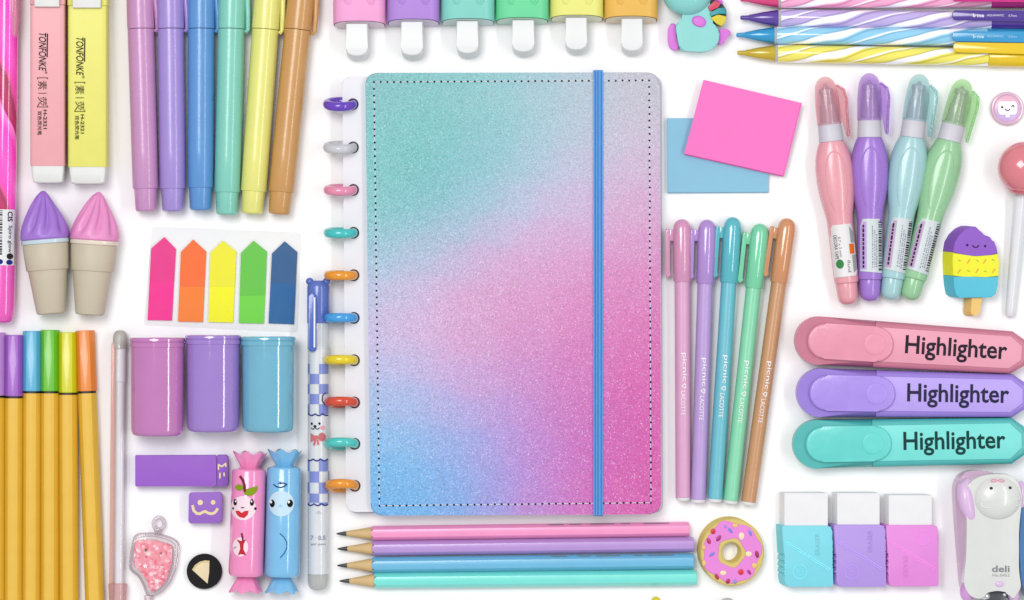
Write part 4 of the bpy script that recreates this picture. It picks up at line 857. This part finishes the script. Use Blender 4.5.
# ------------------------------------------------------------------ smiley pin, lollipop pen, popsicle eraser
def right_smalls():
    t = Thing('smiley_button', 'small round lilac button with a winking white face', 'button', 1007.5, 108.5, 0, 6)
    m = MB(); m.turn([(0,16),(1,16.8),(4,16.8),(6,15.6),(6.2,14.4),(5,13.2),(4.8,12)], n=56); m.done('rim', mat('E6BBD6', .2, coat=.5), t)
    mm = bpy.data.materials.new('pink_to_lilac'); mm.use_nodes = True; N = mm.node_tree.nodes; L = mm.node_tree.links; b = N['Principled BSDF']; b.inputs['Roughness'].default_value = .3
    tc = N.new('ShaderNodeTexCoord'); sp = N.new('ShaderNodeSeparateXYZ'); L.new(tc.outputs['Object'], sp.inputs[0]); mr = N.new('ShaderNodeMapRange'); mr.inputs['From Min'].default_value = -10*U; mr.inputs['From Max'].default_value = 10*U; L.new(sp.outputs[1], mr.inputs['Value'])
    cr = N.new('ShaderNodeValToRGB'); cr.color_ramp.elements[0].color = lin('D6BCF2'); cr.color_ramp.elements[1].color = lin('F2BCD2'); L.new(mr.outputs[0], cr.inputs[0]); L.new(cr.outputs[0], b.inputs['Base Color'])
    m = MB(); m.turn([(3,12.6),(5.2,12.6),(6.4,9),(6.8,4)], n=48); m.done('inner_disc', mm, t)
    m = MB(); m.prism(rrect(-9.6, 9.6, -6.5, 7.2, 3), 6, 7.6, .6); m.box(-2.2, 2.2, -9.2, -5.5, 5.9, 7.5, .5); fo = m.done('face', mat('FDFBFD', .4), t)
    m = MB(); m.disc(-5.6, 1.2, 1.1, z=7.85); m.stroke([(-2.6, -.4), (-1.2, -2), (.6, -2.2), (2.3, -.6)], .75, 7.85); m.stroke([(3.6, 1.9), (5.4, 2.4), (6.6, 1.4)], .7, 7.85); m.stroke([(4.4, 3), (6.4, 2.8)], .5, 7.9); m.done('expression', INK('3A2A30'), fo)
    t = along('lollipop_pen', 'lollipop pen with a glossy coral pink ball and white stick at the right edge', 'pen', (1011.5,317), (1026.5,142), 20)
    Y = t.len
    m = MB(); m.ball((0, Y-27, 24), (27, 26.5, 24), 48, 28); m.done('ball', mat('E5808C', .14, coat=.7, bump=.02), t)
    m = MB(); m.loft([(Y-54,9,8),(Y-52,13,12),(Y-48,17,16),(Y-44,20.5,19)], cz=21.5, n=40); m.done('ball_seam', mat('D8606E', .15, coat=.6), t)
    m = MB(); m.loft([(0,2,2),(.8,4,4),(3,5,5),(10,5.2,5.2,0,.5),(60,6.1,6.1,0,3),(Y-60,7,7,0,7),(Y-50,7,7,0,8)], cz=6, n=30); m.done('stick', mat('EAEAEE', .25, coat=.4), t)
    t = Thing('popsicle_eraser', 'bitten popsicle eraser in purple, sprinkled yellow and turquoise with a smiling face', 'eraser', 975, 272, 0, 12)
    ln = (-8.5, 1.2); Z = 17
    m = MB(); m.prism(t.P([(952.6,252.3),(954.2,243),(958.5,235.5),(964.5,229.8),(970.5,227),(975.5,226.9),(977.5,230.3),(980.5,231.7),(983.2,235.6),(986.5,236),(989.6,237.2),(990.6,240.8),(993.7,241.5),(996,247),(997.2,253.4),(990,255.6),(975,256.2),(962,255)]), 0, Z, .7, lean=ln); top = m.done('purple_ice', mat('9056C8', .55, bump=.08), t)
    m = MB(); m.prism(t.P([(952.6,252.5),(962,255.2),(975,256.4),(990,255.8),(997.2,253.6),(998.6,262),(997.8,276.2),(985,277.2),(975,276.6),(965,277.2),(952.9,275.8),(952.2,262)]), 0, Z, .5, lean=ln); mid = m.done('yellow_ice', mat('F7F21E', .55, bump=.08), t)
    m = MB(); m.prism(t.P([(952.9,276),(965,277.4),(975,276.8),(985,277.4),(997.8,276.4),(996.8,286),(995,294),(991,297.4),(959,297.8),(955.6,295),(953.8,286)]), 0, Z, .7, lean=ln); m.done('turquoise_ice', mat('50C3DC', .55, bump=.08), t)
    m = MB(); m.prism(rpoly(t.P([(972,296.5),(982.3,296.5),(981,303),(979,313.5),(975.5,315.8),(971.8,315),(970.6,311)]), 1.2), 2, 14, .7, lean=(-6.3, 0)); m.done('stick', mat('F3C873', .6), t)
    m = MB(); m.disc(*t.L(966.7,245.2), 1.2, z=Z+.2).disc(*t.L(984.5,246.3), 1.2, z=Z+.2); m.stroke(t.P([(972,245.6),(973.8,247.5),(976.5,247.4),(978.3,245.4)]), 1.1, Z+.2); m.done('expression', INK('3A1A4E'), top)
    for i, (x, y) in enumerate([(959,260.5),(968,261.5),(976.8,260.8),(984,261.5),(992.5,260),(958.7,271.3),(968,271),(976.5,271),(984.8,271.5),(993,271)]):
        m = MB(); c = 'E8A03E' if i in (1, 3, 5, 7, 9) else '6FA62E'; X, Y = t.L(x, y); s = -1 if c[0] == '6' else 1
        m.prism(rpoly([(X-1.8, Y-1.4*s-.7), (X-1, Y-1.6*s-.7), (X+1.8, Y+1.2*s+.6), (X+.8, Y+1.6*s+.8)], .4, 2), Z-.2, Z+.35); m.done('sprinkle', mat(c, .5), mid)
right_smalls()

# ------------------------------------------------------------------ three big highlighters
def big_highlighters():
    data = [('CB7890','EFA0B6','F09AB2','rose pink',(818.3,340.6),(1012,352.5),21.2,'top'),('9A7EDA','BCA3F4','B093F0','lilac purple',(820,392.6),(1013,395.7),21.4,'middle'),('4DB9B6','78E4DC','66DCD4','turquoise',(816.3,444),(1012,440.6),23,'bottom')]
    for hd, hl, hp, nm, a, b, h1, w in data:
        ang = -math.degrees(math.atan2(b[1]-a[1], b[0]-a[0]))
        t = Thing('wide_highlighter', f'{nm} wide flat highlighter with large black lettering', 'highlighter', a[0], a[1], ang, 12, 'stack of three wide highlighters')
        LN = math.dist(a, b); h0 = 24.2; hh = lambda x, d=0: h0+(h1-h0)*x/LN-d
        M1 = mat(hd, .35, bump=.1, coat=.1); M2 = mat(hl, .4, bump=.08); sx = 55
        arc = [(-h0*.98*math.cos(k), h0*math.sin(k)) for k in [(-PI/2)+PI*i/24 for i in range(25)]]
        m = MB(); m.prism(arc+[(sx, hh(sx)), (sx, -hh(sx))], 0, 22, 8.5, 6, skipx=sx); cap = m.done('cap', M1, t)
        m = MB(); e = LN
        m.prism([(sx+.2, -hh(sx)), (e-2, -hh(e)), (e+11, -hh(e)*.62), (e+15, -7), (e+15, 7), (e+11, hh(e)*.62), (e-2, hh(e)), (sx+.2, hh(sx))], 0, 21.8, 5.0, 4, skipx=sx+.2); br = m.done('barrel', M1, t)
        m = MB(); m.prism([(sx-6, -hh(sx, 6)), (e-4, -hh(e, 5)), (e+8, -7), (e+8, 7), (e-4, hh(e, 5)), (sx-6, hh(sx, 6))], 15, 23.2, 1.0, 2); m.done('label_panel', M2, br)
        m = MB(); x0, x1, r = -11.5, 74, 17.6
        st = [(x0+r-r*math.cos(k), r*math.sin(k)) for k in [(-PI/2)+PI*i/16 for i in range(17)]]+[(x1-r+r*math.cos(k), r*math.sin(k)) for k in [PI/2-PI*i/16 for i in range(17)]]
        m.prism(st, 18, 26.5, 2.2, 4); pad = m.done('thumb_pad', mat(hp, .3, bump=.3, bscale=260, coat=.3, mott=.06), cap)
        m = MB(); m.turn([(26.4,10.5),(27.0,10.2),(27.3,8.6),(27.1,5),(26.95,2)], 55, 0, 40); m.done('round_dimple', mat(hp, .35, coat=.1), pad)
        m = MB(); m.text('Highlighter', 136.5, -1.0, 101.5, None, 0, 23.45, .017, tall=1.1); m.done('lettering', INK('2B2230' if w == 'top' else ('2C2A48' if w == 'middle' else '15403F')), br)
big_highlighters()

# ------------------------------------------------------------------ sleeved erasers
def sleeved():
    data = [('7FDDEC','sky blue',782,833,784.2,827.8,493,525.5,586.5,(799.5,571.5),(817,544)),('B797E8','lavender',833.8,886,837,879.5,493,524.5,586.5,(851.5,571.5),(869.5,541)),('E98BDF','orchid pink',885.8,938.5,888.6,931.8,495,524.8,586,(922.5,537.5),(905,567))]
    for i, (h, nm, x0, x1, wx0, wx1, yt, ys, ye, em, tx) in enumerate(data):
        t = Thing('sleeved_eraser', f'white block eraser in a {nm} plastic sleeve', 'eraser', (x0+x1)/2, 560, 0, 12, 'row of three sleeved erasers')
        mt = mat(h, .5, bump=.1); Z = 17; ln = (-5.2, .8)
        m = MB(); m.prism(rpoly(t.P([(wx0,yt),(wx1,yt),(wx1,ys+10),(wx0,ys+10)]), .8, 2), 2, Z-1.5, .8, lean=(-3.8, .6)); m.done('rubber_block', mat('F3F2F4', .7), t)
        pts = [(x0,ys),(x1-6,ys),(x1-2,ys+1.5),(x1-1,ys+6)]
        for k in range(5): y = ys+14+k*6.2; pts += [(x1-.6,y),(x1-1.8,y+1.8),(x1-.2,y+3)]
        pts += [(x1,ye-2),(x1-1.5,ye),(x0+7,ye),(x0+3.5,ye-2),(x0+2.5,ye-6)]
        for k in range(4): y = ye-11-k*6.2; pts += [(x0+1.8,y),(x0+3.2,y-1.8),(x0+1.4,y-3)]
        pts += [(x0+.3,ys+10)]
        m = MB(); m.prism(t.P(pts), 0, Z, .9, 2, lean=ln); sl = m.done('sleeve', mt, t)
        lt = mat(h, .25, coat=.5, k=.98)  # paler sleeve colour, paints the highlights along ridge and emblem
        m = MB(); a, b = t.L(x0+2.5, ys+16), t.L(x1-3.5, ye-17); d = Vector((b[0]-a[0], b[1]-a[1])).normalized(); n = Vector((-d.y, d.x))
        for s in (-.9, .9): m.tube([(a[0]+n.x*s, a[1]+n.y*s, Z-.1), (b[0]+n.x*s, b[1]+n.y*s, Z+.1)], .75, 8)
        m.done('diagonal_ridge', lt, sl)
        m = MB(); cx, cy = t.L(*em); m.tube([(cx+7*math.cos(k*PI/16), cy+7*math.sin(k*PI/16), Z) for k in range(33)], .75, 6)
        m.tube([(cx+3.6*math.cos(k), cy+3.6*math.sin(k), Z) for k in [PI+PI*j/8 for j in range(9)]], .45, 6); m.tube([(cx-3, cy+1, Z), (cx-3, cy+3.5, Z)], .45, 6); m.tube([(cx+3, cy+1, Z), (cx+3, cy+3.5, Z)], .45, 6); m.tube([(cx-3.4, cy+.4, Z), (cx+3.4, cy+.4, Z)], .4, 6)
        m.done('round_emblem', lt, sl)
        m = MB(); X, Y = t.L(*tx); m.text('ERASER', X, Y, 22, 4.4, 90 if i < 2 else -90, Z+.2, .01); m.done('moulded_lettering', mat(h, .5, k=.66), sl)
sleeved()

# ------------------------------------------------------------------ stapler
def stapler():
    t = Thing('animal_stapler', 'white and lilac animal shaped mini stapler with black eyes and grey lettering', 'stapler', 990, 545, 0, 22)
    Wm = mat('E0E1DE', .3, coat=.3); Lm = mat('E2BFE6', .35, coat=.3)
    m = MB(); m.prism(rpoly(t.P([(955.5,487),(961,474.5),(975,470.2),(996,473.5),(1006,500),(1006,594),(968,596),(963,588),(960.5,560),(957,515)]), [8,8,8,4,4,4,8,8,8,8], 5), 0, 17, 4, 5, lean=(-1.5, 0)); m.done('base_arm', mat('D9B4D2', .3, coat=.4), t)
    m = MB(); m.prism(rpoly(t.P([(963,485),(980,474),(1012,474),(1020,492),(1016.5,530),(1016.5,570),(1019,586),(1012,596),(1009,597),(1006.5,591),(995,589),(985,591),(980,598),(968,595),(961.5,583),(964.5,555),(965,520)]), [10,10,10,8,8,8,5,4,2,3,4,3,4,8,8,8,8], 5), 12, 40, 13, 8); m.done('body', Wm, t)
    m = MB(); x, y = t.L(995.5, 497.5); m.ball((x, y, 36), (24.5, 22.5, 12.5), 44, 26); hd = m.done('head', mat('E3E4E1', .3, coat=.3), t)
    m = MB(); P = [(968,481,30,5),(964.5,486,32,8),(964.5,496,34,8.6),(966.5,507,35,8),(970,517,35,6),(973,525,33.5,2.5)]
    m.tube([(*t.L(a, b), c) for a, b, c, d in P], [p[3] for p in P], 20); m.done('arm', Lm, t)
    m = MB(); P = [(1018,484,27,4.5),(1021.5,490,31,5.5),(1021,500,32,5.5),(1018.5,512,31,4)]
    m.tube([(*t.L(a, b), c) for a, b, c, d in P], [p[3] for p in P], 20); m.done('arm', Lm, t)
    hz = lambda X, Y: 36+12.5*math.sqrt(max(0, 1-((X-x)/24.5)**2-((Y-y)/22.5)**2))
    for ex, ey in ((988.3,487.5),(1007,487)):
        m = MB(); X, Y = t.L(ex, ey); m.ball((X, Y, hz(X, Y)), (1.7, 1.5, 1.1)); m.done('eye', mat('101010', .15), hd)
    for ex in (991.5, 998.5):
        m = MB(); X, Y = t.L(ex, 480.3); m.ball((X, Y, hz(X, Y)-.3), (3.6, 2.0, 1.8)); m.done('nose_pad', mat('E2AEBE', .35), hd)
    for w in ([(978,499),(983,500.2),(988,500)], [(977.5,501.5),(979,505),(983,506.8),(988,506.5)], [(1012,499.5),(1015,499),(1018,497)], [(1013,505),(1016,504.5),(1018.2,503)]):
        m = MB(); m.tube([(*t.L(a, b), hz(*t.L(a, b))) for a, b in w], .7, 8); m.done('whisker', mat('EDEDEA', .3), hd)
    m = MB(); m.text('deli', *t.L(998.5,567.5), 17.5, 6.6, 0, 40.3, .02); m.done('maker_lettering', INK('8B8B90'), t)
    m = MB(); m.text('No.0452', *t.L(998.8,573.8), 17, 2.8, 0, 40.3, .0); m.done('model_lettering', INK('A8A4AC'), t)
    m = MB(); X, Y = t.L(997.3, 582.6); m.ball((X, Y, 38.6), (5.2, 3.4, 3)); m.done('lilac_button', mat('E6C6EC', .3), t)
    m = MB(); X, Y = t.L(966.5, 590.5); m.ball((X, Y, 30), (7.5, 11, 8.5)); m.done('foot', mat('D9A0DE', .3, coat=.3), t)
    m = MB(); X, Y = t.L(1012.5, 592.5); m.ball((X, Y, 31), (6, 9, 8)); m.done('foot', Lm, t)
    m = MB(); X, Y = t.L(996, 596.5); m.box(X-12, X+12, Y-16, Y+7.0, 14, 30, 1); m.done('staple_slot', mat('5A5A60', .25, metal=.6), t)
    m = MB(); X, Y = t.L(984.8, 595); m.ball((X, Y, 30), (4.6, 4, 4)); X, Y = t.L(1003.5, 593.6); m.ball((X, Y, 30), (2.4, 2.2, 2.4)); m.done('metal_rivet', mat('F4F4F8', .12, metal=.7), t)
stapler()

def edge_blue():
    t = Thing('blue_stapler', 'blue rounded plastic tool mostly cut off by the right edge beside the stapler', 'office tool', 1050, 540, 0, 18, solo=True)
    m = MB(); m.prism(rpoly(t.P([(1019.5,500),(1023,490),(1030,485),(1080,485),(1080,602),(1030,601),(1023,592),(1018.5,578),(1017,545)]), 6), 0, 36, 11, 8); m.done(None, mat('3E78B4', .3, coat=.4), t)
edge_blue()
